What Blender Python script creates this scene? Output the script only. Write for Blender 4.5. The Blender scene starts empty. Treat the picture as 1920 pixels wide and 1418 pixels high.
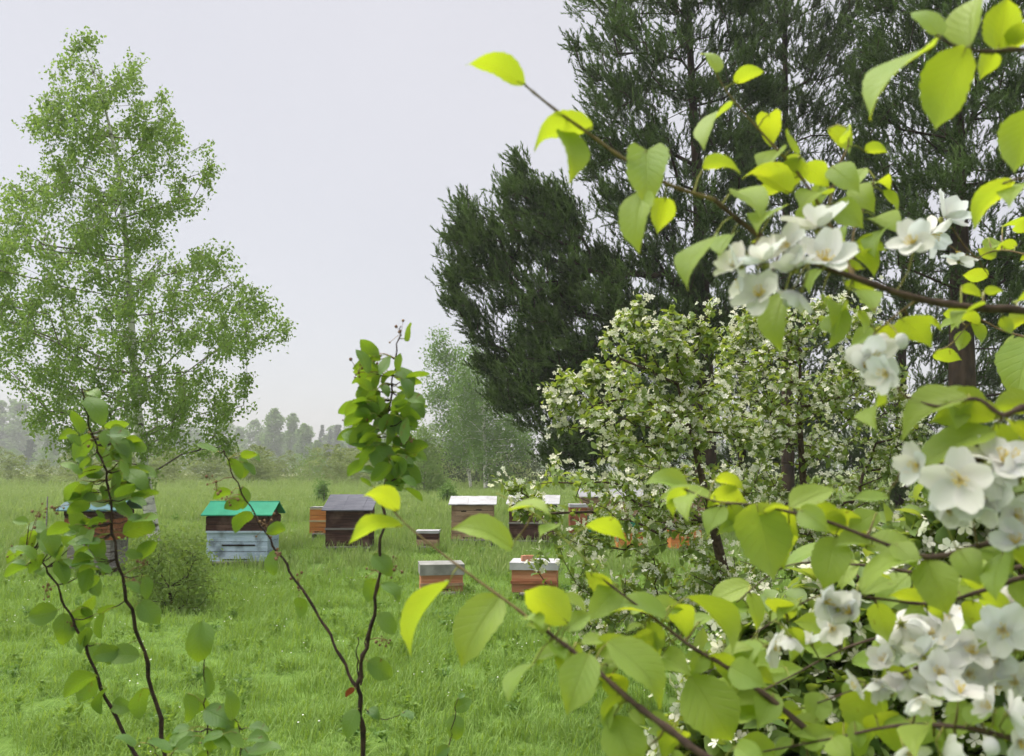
import bpy, math, random
import numpy as np
from mathutils import Vector, Matrix

# ------------------------------------------------------------------ camera, sky, sun, exposure
SC = bpy.context.scene
COL = SC.collection
F = 1600.0                                   # focal length in photo pixels (photo is 1920 x 1418)
HORIZON = 880.0
PITCH = math.atan((HORIZON - 709.0) / F)
CAMZ = 1.5
cam_d = bpy.data.cameras.new('camera')
cam_d.sensor_width = 36.0
cam_d.lens = F / 1920.0 * 36.0
cam_d.clip_start = 0.05
cam_d.clip_end = 4000.0
cam_d.dof.use_dof = True
cam_d.dof.focus_distance = 6.0
cam_d.dof.aperture_fstop = 7.5
cam = bpy.data.objects.new('camera', cam_d)
COL.objects.link(cam)
cam.location = (0, 0, CAMZ)
cam.rotation_euler = (math.radians(90) + PITCH, 0, 0)
SC.camera = cam

SUN_ELEV, SUN_AZ = math.radians(66), math.radians(-75)   # azimuth from +Y, negative = left of view
world = bpy.data.worlds.new('World'); SC.world = world
world.use_nodes = True
wn, wl = world.node_tree.nodes, world.node_tree.links
wn.clear()
w_out = wn.new('ShaderNodeOutputWorld'); w_bg = wn.new('ShaderNodeBackground')
w_sky = wn.new('ShaderNodeTexSky'); w_sky.sky_type = 'NISHITA'; w_sky.sun_disc = False
w_sky.sun_elevation = SUN_ELEV; w_sky.sun_rotation = SUN_AZ
w_mix = wn.new('ShaderNodeMix'); w_mix.data_type = 'RGBA'
w_mix.inputs[0].default_value = 0.93                      # an even cloud deck over the sky
w_noise = wn.new('ShaderNodeTexNoise'); w_noise.inputs['Scale'].default_value = 1.6
w_noise.inputs['Detail'].default_value = 3.0
w_ramp = wn.new('ShaderNodeMix'); w_ramp.data_type = 'RGBA'
w_ramp.inputs[6].default_value = (1.29, 1.26, 1.28, 1); w_ramp.inputs[7].default_value = (1.56, 1.50, 1.51, 1)
w_tc = wn.new('ShaderNodeTexCoord')
wl.new(w_tc.outputs['Generated'], w_noise.inputs['Vector'])
wl.new(w_noise.outputs['Fac'], w_ramp.inputs[0])
wl.new(w_sky.outputs['Color'], w_mix.inputs[6]); wl.new(w_ramp.outputs[2], w_mix.inputs[7])
wl.new(w_mix.outputs[2], w_bg.inputs['Color']); w_bg.inputs['Strength'].default_value = 0.1
wl.new(w_bg.outputs[0], w_out.inputs['Surface'])

sun_d = bpy.data.lights.new('sun', 'SUN'); sun_d.energy = 1.5; sun_d.angle = math.radians(70)
sun_d.color = (1.0, 0.96, 0.87)
sun = bpy.data.objects.new('sun', sun_d); COL.objects.link(sun)
to_sun = Vector((math.sin(SUN_AZ) * math.cos(SUN_ELEV), math.cos(SUN_AZ) * math.cos(SUN_ELEV), math.sin(SUN_ELEV)))
sun.rotation_euler = to_sun.to_track_quat('Z', 'Y').to_euler()
sun.location = (0, 0, 40)

SC.view_settings.view_transform = 'Standard'
SC.view_settings.look = 'None'
SC.view_settings.gamma = 1.0
SC.view_settings.use_curve_mapping = False
SC.view_settings.exposure = 2.35
SC.cycles.max_bounces = 5
SC.cycles.diffuse_bounces = 2
SC.cycles.transmission_bounces = 3
SC.cycles.volume_bounces = 0
SC.cycles.use_adaptive_sampling = True
SC.cycles.adaptive_threshold = 0.03
SC.cycles.use_denoising = True

# ------------------------------------------------------------------ helpers
rng = np.random.RandomState(7)
random.seed(7)
FWD = Vector((0, math.cos(PITCH), math.sin(PITCH)))
UP = Vector((0, -math.sin(PITCH), math.cos(PITCH)))
RIGHT = Vector((1, 0, 0))
CAM = Vector((0, 0, CAMZ))

def P(px, py, d):
    px, py, d = float(px), float(py), float(d)
    return CAM + d * (FWD + RIGHT * ((px - 960) / F) - UP * ((py - 709) / F))

def Pn(px, py, d):                           # the same for arrays
    px, py, d = np.asarray(px, float), np.asarray(py, float), np.asarray(d, float)
    f, u = np.array(FWD), np.array(UP)
    v = f[None] - u[None] * ((py - 709) / F)[:, None]
    v[:, 0] += (px - 960) / F
    return np.array(CAM)[None] + v * d[:, None]

def G(px, y):                                # ground point seen in column px at world distance y
    return Vector(((px - 960) / F * y, y, 0))

def mesh_np(name, verts, faces, mats, tint=None, smooth=False, uv=None, mat_idx=None):
    """verts (n,3); faces: list of arrays (m,k)"""
    me = bpy.data.meshes.new(name)
    verts = np.asarray(verts, np.float32)
    faces = [np.asarray(f, np.int32) for f in faces if len(f)]
    me.vertices.add(len(verts)); me.vertices.foreach_set('co', verts.ravel())
    nl = sum(f.size for f in faces); nf = sum(len(f) for f in faces)
    me.loops.add(nl); me.polygons.add(nf)
    me.loops.foreach_set('vertex_index', np.concatenate([f.ravel() for f in faces]))
    sizes = np.concatenate([np.full(len(f), f.shape[1], np.int32) for f in faces])
    starts = np.concatenate([[0], np.cumsum(sizes)[:-1]]).astype(np.int32)
    me.polygons.foreach_set('loop_start', starts)
    me.update(calc_edges=True)
    if tint is not None:
        a = me.attributes.new('tint', 'FLOAT', 'POINT'); a.data.foreach_set('value', np.asarray(tint, np.float32))
    if uv is not None:
        u = me.uv_layers.new(name='UVMap')
        vi = np.concatenate([f.ravel() for f in faces])
        u.data.foreach_set('uv', np.asarray(uv, np.float32)[vi].ravel())
    for m in (mats if isinstance(mats, (list, tuple)) else [mats]):
        me.materials.append(m)
    if mat_idx is not None:
        me.polygons.foreach_set('material_index', np.asarray(mat_idx, np.int32))
    me.polygons.foreach_set('use_smooth', np.full(nf, bool(smooth)))
    me.validate(); me.update()
    return me

def obj(name, me, parent=None, loc=(0, 0, 0), rot=(0, 0, 0), kind=None, label=None, category=None, group=None):
    o = bpy.data.objects.new(name, me); COL.objects.link(o)
    o.location = loc; o.rotation_euler = rot
    if parent is not None: o.parent = parent
    if kind: o['kind'] = kind
    if label: o['label'] = label
    if category: o['category'] = category
    if group: o['group'] = group
    return o

def thing(name, label, category, loc, rz=0.0, group=None):
    o = obj(name, None, None, loc, (0, 0, rz), None, label, category, group)
    o.empty_display_size = 0.2
    return o

class MB:                                    # collects boxes, prisms and tubes
    def __init__(s): s.v = []; s.q = []; s.t = []; s.n = 0
    def add(s, v, q=(), t=()):
        v = np.asarray(v, float).reshape(-1, 3)
        if len(q): s.q.append(np.asarray(q, int).reshape(-1, 4) + s.n)
        if len(t): s.t.append(np.asarray(t, int).reshape(-1, 3) + s.n)
        s.v.append(v); s.n += len(v)
    def box(s, x0, x1, y0, y1, z0, z1):
        v = [(x, y, z) for z in (z0, z1) for y in (y0, y1) for x in (x0, x1)]
        s.add(v, [(0, 2, 3, 1), (4, 5, 7, 6), (0, 1, 5, 4), (2, 6, 7, 3), (0, 4, 6, 2), (1, 3, 7, 5)])
    def hexa(s, v8):                          # 8 corners ordered as in box()
        s.add(v8, [(0, 2, 3, 1), (4, 5, 7, 6), (0, 1, 5, 4), (2, 6, 7, 3), (0, 4, 6, 2), (1, 3, 7, 5)])
    def tube(s, pts, rad, sides=6):
        pts = [Vector(p) for p in pts]
        n = len(pts); ring = []
        ref = Vector((0.31, 0.17, 0.93))
        for i, p in enumerate(pts):
            d = (pts[min(i + 1, n - 1)] - pts[max(i - 1, 0)])
            d = d.normalized() if d.length > 1e-9 else Vector((0, 0, 1))
            a = d.cross(ref)
            if a.length < 1e-3: a = d.cross(Vector((1, 0, 0)))
            a.normalize(); b = d.cross(a)
            for k in range(sides):
                t = 2 * math.pi * k / sides
                ring.append(p + (a * math.cos(t) + b * math.sin(t)) * rad[i])
        q = [(i * sides + k, i * sides + (k + 1) % sides, (i + 1) * sides + (k + 1) % sides, (i + 1) * sides + k)
             for i in range(n - 1) for k in range(sides)]
        ring.append(pts[-1] + (pts[-1] - pts[-2]).normalized() * rad[-1])
        e = len(ring) - 1; o = (n - 1) * sides
        s.add(np.array([tuple(v) for v in ring]), q, [(o + k, o + (k + 1) % sides, e) for k in range(sides)])
    def ball(s, c, r, seg=6, rings=4, sc=(1, 1, 1)):
        v = [(c[0], c[1], c[2] + r * sc[2])]
        for i in range(1, rings):
            th = math.pi * i / rings
            for k in range(seg):
                ph = 2 * math.pi * k / seg
                v.append((c[0] + r * sc[0] * math.sin(th) * math.cos(ph), c[1] + r * sc[1] * math.sin(th) * math.sin(ph), c[2] + r * sc[2] * math.cos(th)))
        v.append((c[0], c[1], c[2] - r * sc[2]))
        t = [(0, 1 + k, 1 + (k + 1) % seg) for k in range(seg)]
        q = [(1 + i * seg + k, 1 + (i + 1) * seg + k, 1 + (i + 1) * seg + (k + 1) % seg, 1 + i * seg + (k + 1) % seg) for i in range(rings - 2) for k in range(seg)]
        L = len(v) - 1; b = 1 + (rings - 2) * seg
        t += [(L, b + (k + 1) % seg, b + k) for k in range(seg)]
        s.add(v, q, t)
    def mesh(s, name, mat, smooth=False, offset=None):
        v = np.concatenate(s.v)
        if offset is not None: v = v - np.array(offset)[None]
        fs = []
        if s.q: fs.append(np.concatenate(s.q))
        if s.t: fs.append(np.concatenate(s.t))
        return mesh_np(name, v, fs, mat, smooth=smooth)

def catmull(pts, per=5):
    """pts: list of tuples (any dimension) -> smooth list"""
    p = np.array(pts, float); out = []
    for i in range(len(p) - 1):
        p0 = p[max(i - 1, 0)]; p1 = p[i]; p2 = p[i + 1]; p3 = p[min(i + 2, len(p) - 1)]
        for k in range(per):
            t = k / per
            out.append(0.5 * ((2 * p1) + (-p0 + p2) * t + (2 * p0 - 5 * p1 + 4 * p2 - p3) * t * t + (-p0 + 3 * p1 - 3 * p2 + p3) * t ** 3))
    out.append(p[-1])
    return np.array(out)

# ------------------------------------------------------------------ materials
def newmat(name):
    m = bpy.data.materials.new(name); m.use_nodes = True
    nt = m.node_tree; nt.nodes.clear()
    out = nt.nodes.new('ShaderNodeOutputMaterial')
    return m, nt.nodes, nt.links, out

def nmix(n, l, fac, a, b):
    x = n.new('ShaderNodeMix'); x.data_type = 'RGBA'
    for sock, val in ((x.inputs[0], fac), (x.inputs[6], a), (x.inputs[7], b)):
        if hasattr(val, 'is_linked') or hasattr(val, 'links'): l.new(val, sock)
        elif isinstance(val, (int, float)): sock.default_value = val
        else: sock.default_value = (*val, 1)
    return x.outputs[2]

def noise(n, l, scale, detail=3, coord='Object', stretch=None):
    tc = n.new('ShaderNodeTexCoord'); t = n.new('ShaderNodeTexNoise')
    t.inputs['Scale'].default_value = scale; t.inputs['Detail'].default_value = detail
    if coord == 'World':
        g = n.new('ShaderNodeNewGeometry'); src = g.outputs['Position']
    else: src = tc.outputs[coord]
    if stretch:
        mp = n.new('ShaderNodeMapping'); mp.inputs['Scale'].default_value = stretch
        l.new(src, mp.inputs['Vector']); src = mp.outputs[0]
    l.new(src, t.inputs['Vector'])
    return t.outputs['Fac']

def nramp(n, l, fac, p0, p1):
    r = n.new('ShaderNodeMapRange'); r.inputs['From Min'].default_value = p0; r.inputs['From Max'].default_value = p1
    l.new(fac, r.inputs['Value']); return r.outputs['Result']

def leaf_mat(name, ca, cb, trans, tfac=0.4, rough=0.5, spec=0.3, src='tint', patch=None, veins=False):
    """foliage: base colour between ca and cb by leaf, light shining through in colour trans"""
    m, n, l, out = newmat(name)
    if src == 'tint':
        a = n.new('ShaderNodeAttribute'); a.attribute_name = 'tint'; fac = a.outputs['Fac']
    else:
        a = n.new('ShaderNodeObjectInfo'); fac = a.outputs['Random']
    col = nmix(n, l, fac, ca, cb)
    if patch:
        col = nmix(n, l, nramp(n, l, noise(n, l, patch[0], 3, 'World'), 0.38, 0.66), col, patch[1])
    pb = n.new('ShaderNodeBsdfPrincipled')
    pb.inputs['Roughness'].default_value = rough
    pb.inputs['Specular IOR Level'].default_value = spec
    tr = n.new('ShaderNodeBsdfTranslucent')
    tcol = nmix(n, l, fac, trans, tuple(c * f for c, f in zip(trans, (0.75, 0.85, 1.0))))
    if veins:
        uvn = n.new('ShaderNodeUVMap'); sep = n.new('ShaderNodeSeparateXYZ'); l.new(uvn.outputs[0], sep.inputs[0])
        ab = n.new('ShaderNodeMath'); ab.operation = 'ABSOLUTE'; l.new(sep.outputs[1], ab.inputs[0])
        m1 = n.new('ShaderNodeMath'); m1.operation = 'MULTIPLY_ADD'; m1.inputs[1].default_value = -0.28
        l.new(ab.outputs[0], m1.inputs[0]); l.new(sep.outputs[0], m1.inputs[2])
        m2 = n.new('ShaderNodeMath'); m2.operation = 'MULTIPLY'; m2.inputs[1].default_value = 8.0; l.new(m1.outputs[0], m2.inputs[0])
        fr = n.new('ShaderNodeMath'); fr.operation = 'PINGPONG'; fr.inputs[1].default_value = 0.5; l.new(m2.outputs[0], fr.inputs[0])
        v1 = nramp(n, l, fr.outputs[0], 0.09, 0.0)
        v2 = nramp(n, l, ab.outputs[0], 0.07, 0.0)
        mx = n.new('ShaderNodeMath'); mx.operation = 'MAXIMUM'; l.new(v1, mx.inputs[0]); l.new(v2, mx.inputs[1])
        sc = n.new('ShaderNodeMath'); sc.operation = 'MULTIPLY'; sc.inputs[1].default_value = 0.2; l.new(mx.outputs[0], sc.inputs[0])
        mott = nramp(n, l, noise(n, l, 40, 4), 0.3, 0.75)
        col = nmix(n, l, mott, col, nmix(n, l, 0.5, col, cb))
        col = nmix(n, l, sc.outputs[0], col, tuple(min(1, c * 1.6 + 0.03) for c in cb))
        blem = nramp(n, l, noise(n, l, 55, 3), 0.70, 0.74)
        col = nmix(n, l, blem, col, (0.16, 0.10, 0.03)); tcol = nmix(n, l, blem, tcol, (0.12, 0.08, 0.02))
        tcol = nmix(n, l, nramp(n, l, noise(n, l, 18, 3), 0.35, 0.7), tcol, tuple(c * f for c, f in zip(trans, (0.72, 0.85, 1.5))))
        tcol = nmix(n, l, sc.outputs[0], tcol, tuple(c * 0.5 for c in trans))
        bp = n.new('ShaderNodeBump'); bp.inputs['Strength'].default_value = 0.5; bp.inputs['Distance'].default_value = 0.003
        iv = n.new('ShaderNodeMath'); iv.operation = 'SUBTRACT'; iv.inputs[0].default_value = 1.0; l.new(mx.outputs[0], iv.inputs[1])
        l.new(iv.outputs[0], bp.inputs['Height']); l.new(bp.outputs[0], pb.inputs['Normal'])
    l.new(col, pb.inputs['Base Color']); l.new(tcol, tr.inputs['Color'])
    ms = n.new('ShaderNodeMixShader'); ms.inputs[0].default_value = tfac
    l.new(pb.outputs[0], ms.inputs[1]); l.new(tr.outputs[0], ms.inputs[2])
    l.new(ms.outputs[0], out.inputs['Surface'])
    return m

def surf_mat(name, ca, cb, scale=6, stretch=None, rough=0.8, spec=0.2, bump=0.3, metal=0.0, coord='Object', lo=0.35, hi=0.7, stain=None, rand=0.0, dist=0.01):
    m, n, l, out = newmat(name)
    f = noise(n, l, scale, 5, coord, stretch)
    col = nmix(n, l, nramp(n, l, f, lo, hi), ca, cb)
    if stain:
        col = nmix(n, l, nramp(n, l, noise(n, l, stain[0], 4, coord), 0.52, 0.72), col, stain[1])
    if rand:
        oi = n.new('ShaderNodeObjectInfo'); hs = n.new('ShaderNodeHueSaturation')
        mr = n.new('ShaderNodeMapRange'); mr.inputs['To Min'].default_value = 1 - rand; mr.inputs['To Max'].default_value = 1 + rand
        l.new(oi.outputs['Random'], mr.inputs['Value']); l.new(mr.outputs[0], hs.inputs['Value']); l.new(col, hs.inputs['Color']); col = hs.outputs[0]
    pb = n.new('ShaderNodeBsdfPrincipled'); pb.inputs['Roughness'].default_value = rough
    pb.inputs['Specular IOR Level'].default_value = spec; pb.inputs['Metallic'].default_value = metal
    l.new(col, pb.inputs['Base Color'])
    if bump:
        b = n.new('ShaderNodeBump'); b.inputs['Strength'].default_value = bump; b.inputs['Distance'].default_value = dist
        l.new(f, b.inputs['Height']); l.new(b.outputs[0], pb.inputs['Normal'])
    l.new(pb.outputs[0], out.inputs['Surface'])
    return m

def wood(name, ca, cb, rand=0.12, stain=None):
    return surf_mat(name, ca, cb, 5, (0.6, 4, 9), 0.85, 0.15, 0.4, rand=rand, stain=stain)

M = {}
M['grass'] = leaf_mat('grass', (0.115, 0.22, 0.04), (0.235, 0.335, 0.09), (0.33, 0.46, 0.05), 0.38, 0.6, 0.2, patch=(0.5, (0.17, 0.275, 0.06)))
M['tall_grass'] = leaf_mat('tall_grass', (0.15, 0.235, 0.06), (0.29, 0.36, 0.13), (0.34, 0.44, 0.10), 0.36, 0.7, 0.1)
M['weed'] = leaf_mat('weed', (0.09, 0.18, 0.04), (0.16, 0.26, 0.06), (0.22, 0.36, 0.05), 0.35, 0.5, 0.3)
M['meadow_flower'] = surf_mat('meadow_flower', (0.75, 0.76, 0.70), (0.85, 0.85, 0.80), bump=0)
M['birch_leaf'] = leaf_mat('birch_leaf', (0.11, 0.19, 0.042), (0.20, 0.29, 0.07), (0.34, 0.48, 0.08), 0.42, 0.5, 0.3)
M['far_leaf'] = leaf_mat('far_leaf', (0.11, 0.20, 0.055), (0.18, 0.28, 0.07), (0.24, 0.38, 0.07), 0.3, 0.7, 0.1)
M['far_conifer'] = leaf_mat('far_conifer', (0.05, 0.105, 0.05), (0.09, 0.145, 0.06), (0.06, 0.10, 0.03), 0.2, 0.7, 0.1)
M['scrub_leaf'] = leaf_mat('scrub_leaf', (0.14, 0.19, 0.06), (0.23, 0.27, 0.10), (0.30, 0.36, 0.08), 0.35, 0.7, 0.1)
M['dark_leaf'] = leaf_mat('dark_leaf', (0.03, 0.05, 0.018), (0.075, 0.10, 0.035), (0.08, 0.12, 0.02), 0.2, 0.7, 0.1)
M['young_leaf'] = leaf_mat('young_leaf', (0.11, 0.19, 0.045), (0.17, 0.25, 0.06), (0.26, 0.38, 0.07), 0.4, 0.6, 0.2)
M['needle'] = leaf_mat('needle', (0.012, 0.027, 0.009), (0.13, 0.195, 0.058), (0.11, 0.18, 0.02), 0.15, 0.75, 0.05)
M['shrub_leaf'] = leaf_mat('shrub_leaf', (0.08, 0.15, 0.04), (0.20, 0.275, 0.075), (0.28, 0.38, 0.05), 0.38, 0.6, 0.2)
M['apple_leaf'] = leaf_mat('apple_leaf', (0.17, 0.275, 0.065), (0.29, 0.37, 0.085), (0.64, 0.70, 0.02), 0.45, 0.5, 0.3, src='object', veins=True)
M['mid_leaf'] = leaf_mat('mid_leaf', (0.085, 0.155, 0.045), (0.21, 0.285, 0.085), (0.42, 0.50, 0.05), 0.4, 0.5, 0.3)
M['mid_leaf_one'] = leaf_mat('mid_leaf_one', (0.095, 0.165, 0.045), (0.22, 0.295, 0.085), (0.45, 0.53, 0.05), 0.4, 0.5, 0.3, src='object')
M['service_leaf'] = leaf_mat('service_leaf', (0.035, 0.105, 0.03), (0.15, 0.25, 0.05), (0.32, 0.44, 0.015), 0.38, 0.45, 0.35, src='object', veins=True)
M['red_leaf'] = leaf_mat('red_leaf', (0.14, 0.04, 0.022), (0.20, 0.06, 0.03), (0.25, 0.06, 0.02), 0.3, 0.6, 0.2, src='object')
M['petal'] = leaf_mat('petal', (0.82, 0.79, 0.77), (0.88, 0.87, 0.85), (0.84, 0.81, 0.76), 0.5, 0.6, 0.2, src='object')
M['petal_mass'] = leaf_mat('petal_mass', (0.74, 0.72, 0.55), (0.86, 0.84, 0.73), (0.80, 0.79, 0.55), 0.45, 0.6, 0.2)
M['petal_mid'] = leaf_mat('petal_mid', (0.76, 0.74, 0.60), (0.88, 0.86, 0.77), (0.80, 0.79, 0.58), 0.45, 0.6, 0.2, src='object')
M['stamen'] = surf_mat('stamen', (0.62, 0.46, 0.06), (0.75, 0.62, 0.16), 60, bump=0)
M['stalk'] = surf_mat('stalk', (0.16, 0.20, 0.04), (0.26, 0.24, 0.07), 30, bump=0, rand=0.2)
M['dry_cluster'] = surf_mat('dry_cluster', (0.13, 0.07, 0.045), (0.25, 0.16, 0.08), 60, bump=0, rand=0.25)
M['apple_bark'] = surf_mat('apple_bark', (0.045, 0.03, 0.024), (0.11, 0.075, 0.055), 60, None, 0.8, 0.2, 0.5, dist=0.003)
M['apple_twig'] = surf_mat('apple_twig', (0.11, 0.07, 0.035), (0.19, 0.15, 0.06), 60, None, 0.7, 0.2, 0.3, dist=0.002)
M['dark_twig'] = surf_mat('dark_twig', (0.022, 0.014, 0.014), (0.07, 0.04, 0.034), 60, None, 0.75, 0.2, 0.4, dist=0.003)
M['pine_bark'] = surf_mat('pine_bark', (0.030, 0.022, 0.017), (0.09, 0.06, 0.042), 5, (1, 1, 0.35), 0.9, 0.1, 0.8, dist=0.04)
M['birch_bark'] = surf_mat('birch_bark', (0.10, 0.09, 0.08), (0.74, 0.72, 0.68), 5, (1, 1, 2.4), 0.75, 0.2, 0.3, lo=0.36, hi=0.5, coord='World')
M['birch_twig'] = surf_mat('birch_twig', (0.09, 0.07, 0.055), (0.26, 0.23, 0.20), 5, None, 0.8, 0.2, 0.0, coord='World')

def ground_mat():
    m, n, l, out = newmat('meadow_ground')
    c = nmix(n, l, nramp(n, l, noise(n, l, 0.25, 5, 'World'), 0.35, 0.65), (0.065, 0.125, 0.022), (0.11, 0.18, 0.038))
    c = nmix(n, l, nramp(n, l, noise(n, l, 9.0, 4, 'World'), 0.3, 0.7), c, (0.12, 0.195, 0.042))
    g = n.new('ShaderNodeNewGeometry'); sp = n.new('ShaderNodeSeparateXYZ'); l.new(g.outputs['Position'], sp.inputs[0])
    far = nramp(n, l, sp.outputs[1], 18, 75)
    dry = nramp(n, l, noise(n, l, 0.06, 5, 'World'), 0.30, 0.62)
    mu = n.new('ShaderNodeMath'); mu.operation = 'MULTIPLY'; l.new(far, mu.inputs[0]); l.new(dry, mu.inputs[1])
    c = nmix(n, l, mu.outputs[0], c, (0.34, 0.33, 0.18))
    pb = n.new('ShaderNodeBsdfPrincipled'); pb.inputs['Roughness'].default_value = 0.95; pb.inputs['Specular IOR Level'].default_value = 0.05
    l.new(c, pb.inputs['Base Color'])
    b = n.new('ShaderNodeBump'); b.inputs['Strength'].default_value = 0.6; b.inputs['Distance'].default_value = 0.06
    l.new(noise(n, l, 14, 4, 'World'), b.inputs['Height']); l.new(b.outputs[0], pb.inputs['Normal'])
    l.new(pb.outputs[0], out.inputs['Surface'])
    return m
M['ground'] = ground_mat()

# ------------------------------------------------------------------ setting: meadow ground and haze
def build_ground():
    radii = np.concatenate([np.linspace(0.5, 30, 60), np.geomspace(31, 1200, 40)])
    A = 96
    th = np.linspace(0, 2 * math.pi, A, endpoint=False)
    v = [(0, 0, 0)]
    for r in radii:
        for t in th:
            x, y = r * math.cos(t), r * math.sin(t)
            z = 0.03 * math.sin(x * 0.9 + 1.3) * math.sin(y * 0.7) + 0.02 * math.sin(x * 2.3) * math.cos(y * 1.9)
            v.append((x, y, z - 0.02))
    t = [(0, 1 + k, 1 + (k + 1) % A) for k in range(A)]
    q = [(1 + i * A + k, 1 + (i + 1) * A + k, 1 + (i + 1) * A + (k + 1) % A, 1 + i * A + (k + 1) % A) for i in range(len(radii) - 1) for k in range(A)]
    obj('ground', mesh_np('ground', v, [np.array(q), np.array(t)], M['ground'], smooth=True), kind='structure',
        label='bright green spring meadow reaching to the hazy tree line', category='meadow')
build_ground()

def build_haze():
    m, n, l, out = newmat('haze')
    pv = n.new('ShaderNodeVolumePrincipled')
    pv.inputs['Color'].default_value = (0.70, 0.71, 0.73, 1)
    pv.inputs['Density'].default_value = 0.0012
    pv.inputs['Anisotropy'].default_value = 0.15
    l.new(pv.outputs[0], out.inputs['Volume'])
    b = MB(); b.box(-1250, 1250, -1250, 1250, -1.2, 36)
    obj('haze', b.mesh('haze', m), kind='stuff', label='thin pale rain haze hanging over the meadow', category='haze')
build_haze()

# ------------------------------------------------------------------ foliage tools
def inside(poly, x, y):
    poly = np.asarray(poly, float); res = np.zeros(len(x), bool)
    for i in range(len(poly)):
        x0, y0 = poly[i]; x1, y1 = poly[(i + 1) % len(poly)]
        if y0 == y1: continue
        c = ((y0 > y) != (y1 > y)) & (x < (x1 - x0) * (y - y0) / (y1 - y0) + x0)
        res ^= c
    return res

def extents(poly, ys):
    poly = np.asarray(poly, float); lo = np.full(len(ys), 1e9); hi = np.full(len(ys), -1e9)
    for i in range(len(poly)):
        x0, y0 = poly[i]; x1, y1 = poly[(i + 1) % len(poly)]
        if y0 == y1: continue
        c = ((y0 > ys) != (y1 > ys)); xi = (x1 - x0) * (ys - y0) / (y1 - y0) + x0
        lo = np.where(c, np.minimum(lo, xi), lo); hi = np.where(c, np.maximum(hi, xi), hi)
    return lo, hi

class Lumps:                                  # smooth random field for clumps and gaps
    def __init__(s, scale, seed):
        r = np.random.RandomState(seed); s.k = r.normal(0, 1 / scale, (14, 3)) * 2.2; s.ph = r.uniform(0, 6.28, 14)
    def __call__(s, p): return np.sin(p @ s.k.T + s.ph[None]).sum(1) / math.sqrt(14)

def crown_points(poly, d, n, seed, ds=1.0, lump=None, thr=-0.2, minsep=0.0):
    """points filling a crown whose outline is poly (px) at distance d, as deep as it is wide"""
    r = np.random.RandomState(seed); poly = np.asarray(poly, float)
    x0, y0 = poly.min(0); x1, y1 = poly.max(0); out = []
    cnt = 0
    while cnt < n:
        m = n * 3
        x = r.uniform(x0, x1, m); y = r.uniform(y0, y1, m)
        k = inside(poly, x, y); x, y = x[k], y[k]
        lo, hi = extents(poly, y); hw = (hi - lo) / 2 + 1e-6; u = (x - (lo + hi) / 2) / hw
        off = r.uniform(-1, 1, len(x)) * hw / F * d * np.sqrt(np.clip(1 - u * u, 0, 1)) * ds
        p = Pn(x, y, d + off)
        if lump is not None:
            p = p[lump(p) > thr]
        out.append(p); cnt += len(p)
    return np.concatenate(out)[:n]

def grow(trunk, pts, bf=0.25, upk=0.6, first=1):
    """joins the points to the trunk with short, forward running branches; returns nodes, parents"""
    nodes = [np.array(t[:3]) for t in trunk]; par = [-1] + list(range(len(trunk) - 1))
    plen = [0.0]
    for i in range(1, len(trunk)): plen.append(plen[-1] + 0.35 * np.linalg.norm(nodes[i] - nodes[i - 1]))
    pts = np.asarray(pts, float); n = len(pts)
    best = np.full(n, 1e9); bp = np.zeros(n, int); done = np.zeros(n, bool)
    def upd(i):
        nonlocal best, bp
        dv = pts - nodes[i][None]
        c = np.linalg.norm(dv, axis=1) + bf * plen[i] + upk * np.maximum(0, -dv[:, 2])
        k = (c < best) & ~done
        best = np.where(k, c, best); bp = np.where(k, i, bp)
    for i in range(first, len(trunk)): upd(i)
    for _ in range(n):
        j = int(np.argmin(np.where(done, 1e9, best)))
        done[j] = True; best[j] = 1e9
        nodes.append(pts[j]); par.append(int(bp[j])); plen.append(plen[bp[j]] + np.linalg.norm(pts[j] - nodes[bp[j]]))
        upd(len(nodes) - 1)
    return np.array(nodes), np.array(par)

def branch_radii(nodes, par, ntr, rtip, expo=0.5):
    n = len(nodes); tips = np.zeros(n); ch = np.zeros(n, int)
    for i in range(n):
        if par[i] >= 0: ch[par[i]] += 1
    for i in range(n - 1, -1, -1):
        if ch[i] == 0: tips[i] = 1
        if par[i] >= 0 and i >= ntr: tips[par[i]] += tips[i]
    # parents are always earlier than their children
    return rtip * np.maximum(tips, 1) ** expo, ch

def tubes_np(A, B, ra, rb, sides=4):
    """many straight tapered tubes at once"""
    A, B = np.asarray(A, float), np.asarray(B, float)
    d = B - A; L = np.linalg.norm(d, axis=1, keepdims=True); d = d / np.maximum(L, 1e-9)
    ref = np.where(np.abs(d[:, 2:3]) > 0.9, np.array([[1.0, 0, 0]]), np.array([[0, 0, 1.0]]))
    a = np.cross(d, ref); a /= np.maximum(np.linalg.norm(a, axis=1, keepdims=True), 1e-9); b = np.cross(d, a)
    m = len(A); v = np.zeros((m, 2 * sides, 3))
    for k in range(sides):
        t = 2 * math.pi * k / sides; o = a * math.cos(t) + b * math.sin(t)
        v[:, k] = A + o * ra[:, None]; v[:, sides + k] = B + o * rb[:, None]
    base = np.arange(m)[:, None] * 2 * sides
    q = np.concatenate([base + np.array([[k, (k + 1) % sides, sides + (k + 1) % sides, sides + k]]) for k in range(sides)])
    return v.reshape(-1, 3), q

def unit(v): return v / np.maximum(np.linalg.norm(v, axis=1, keepdims=True), 1e-9)

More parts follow.
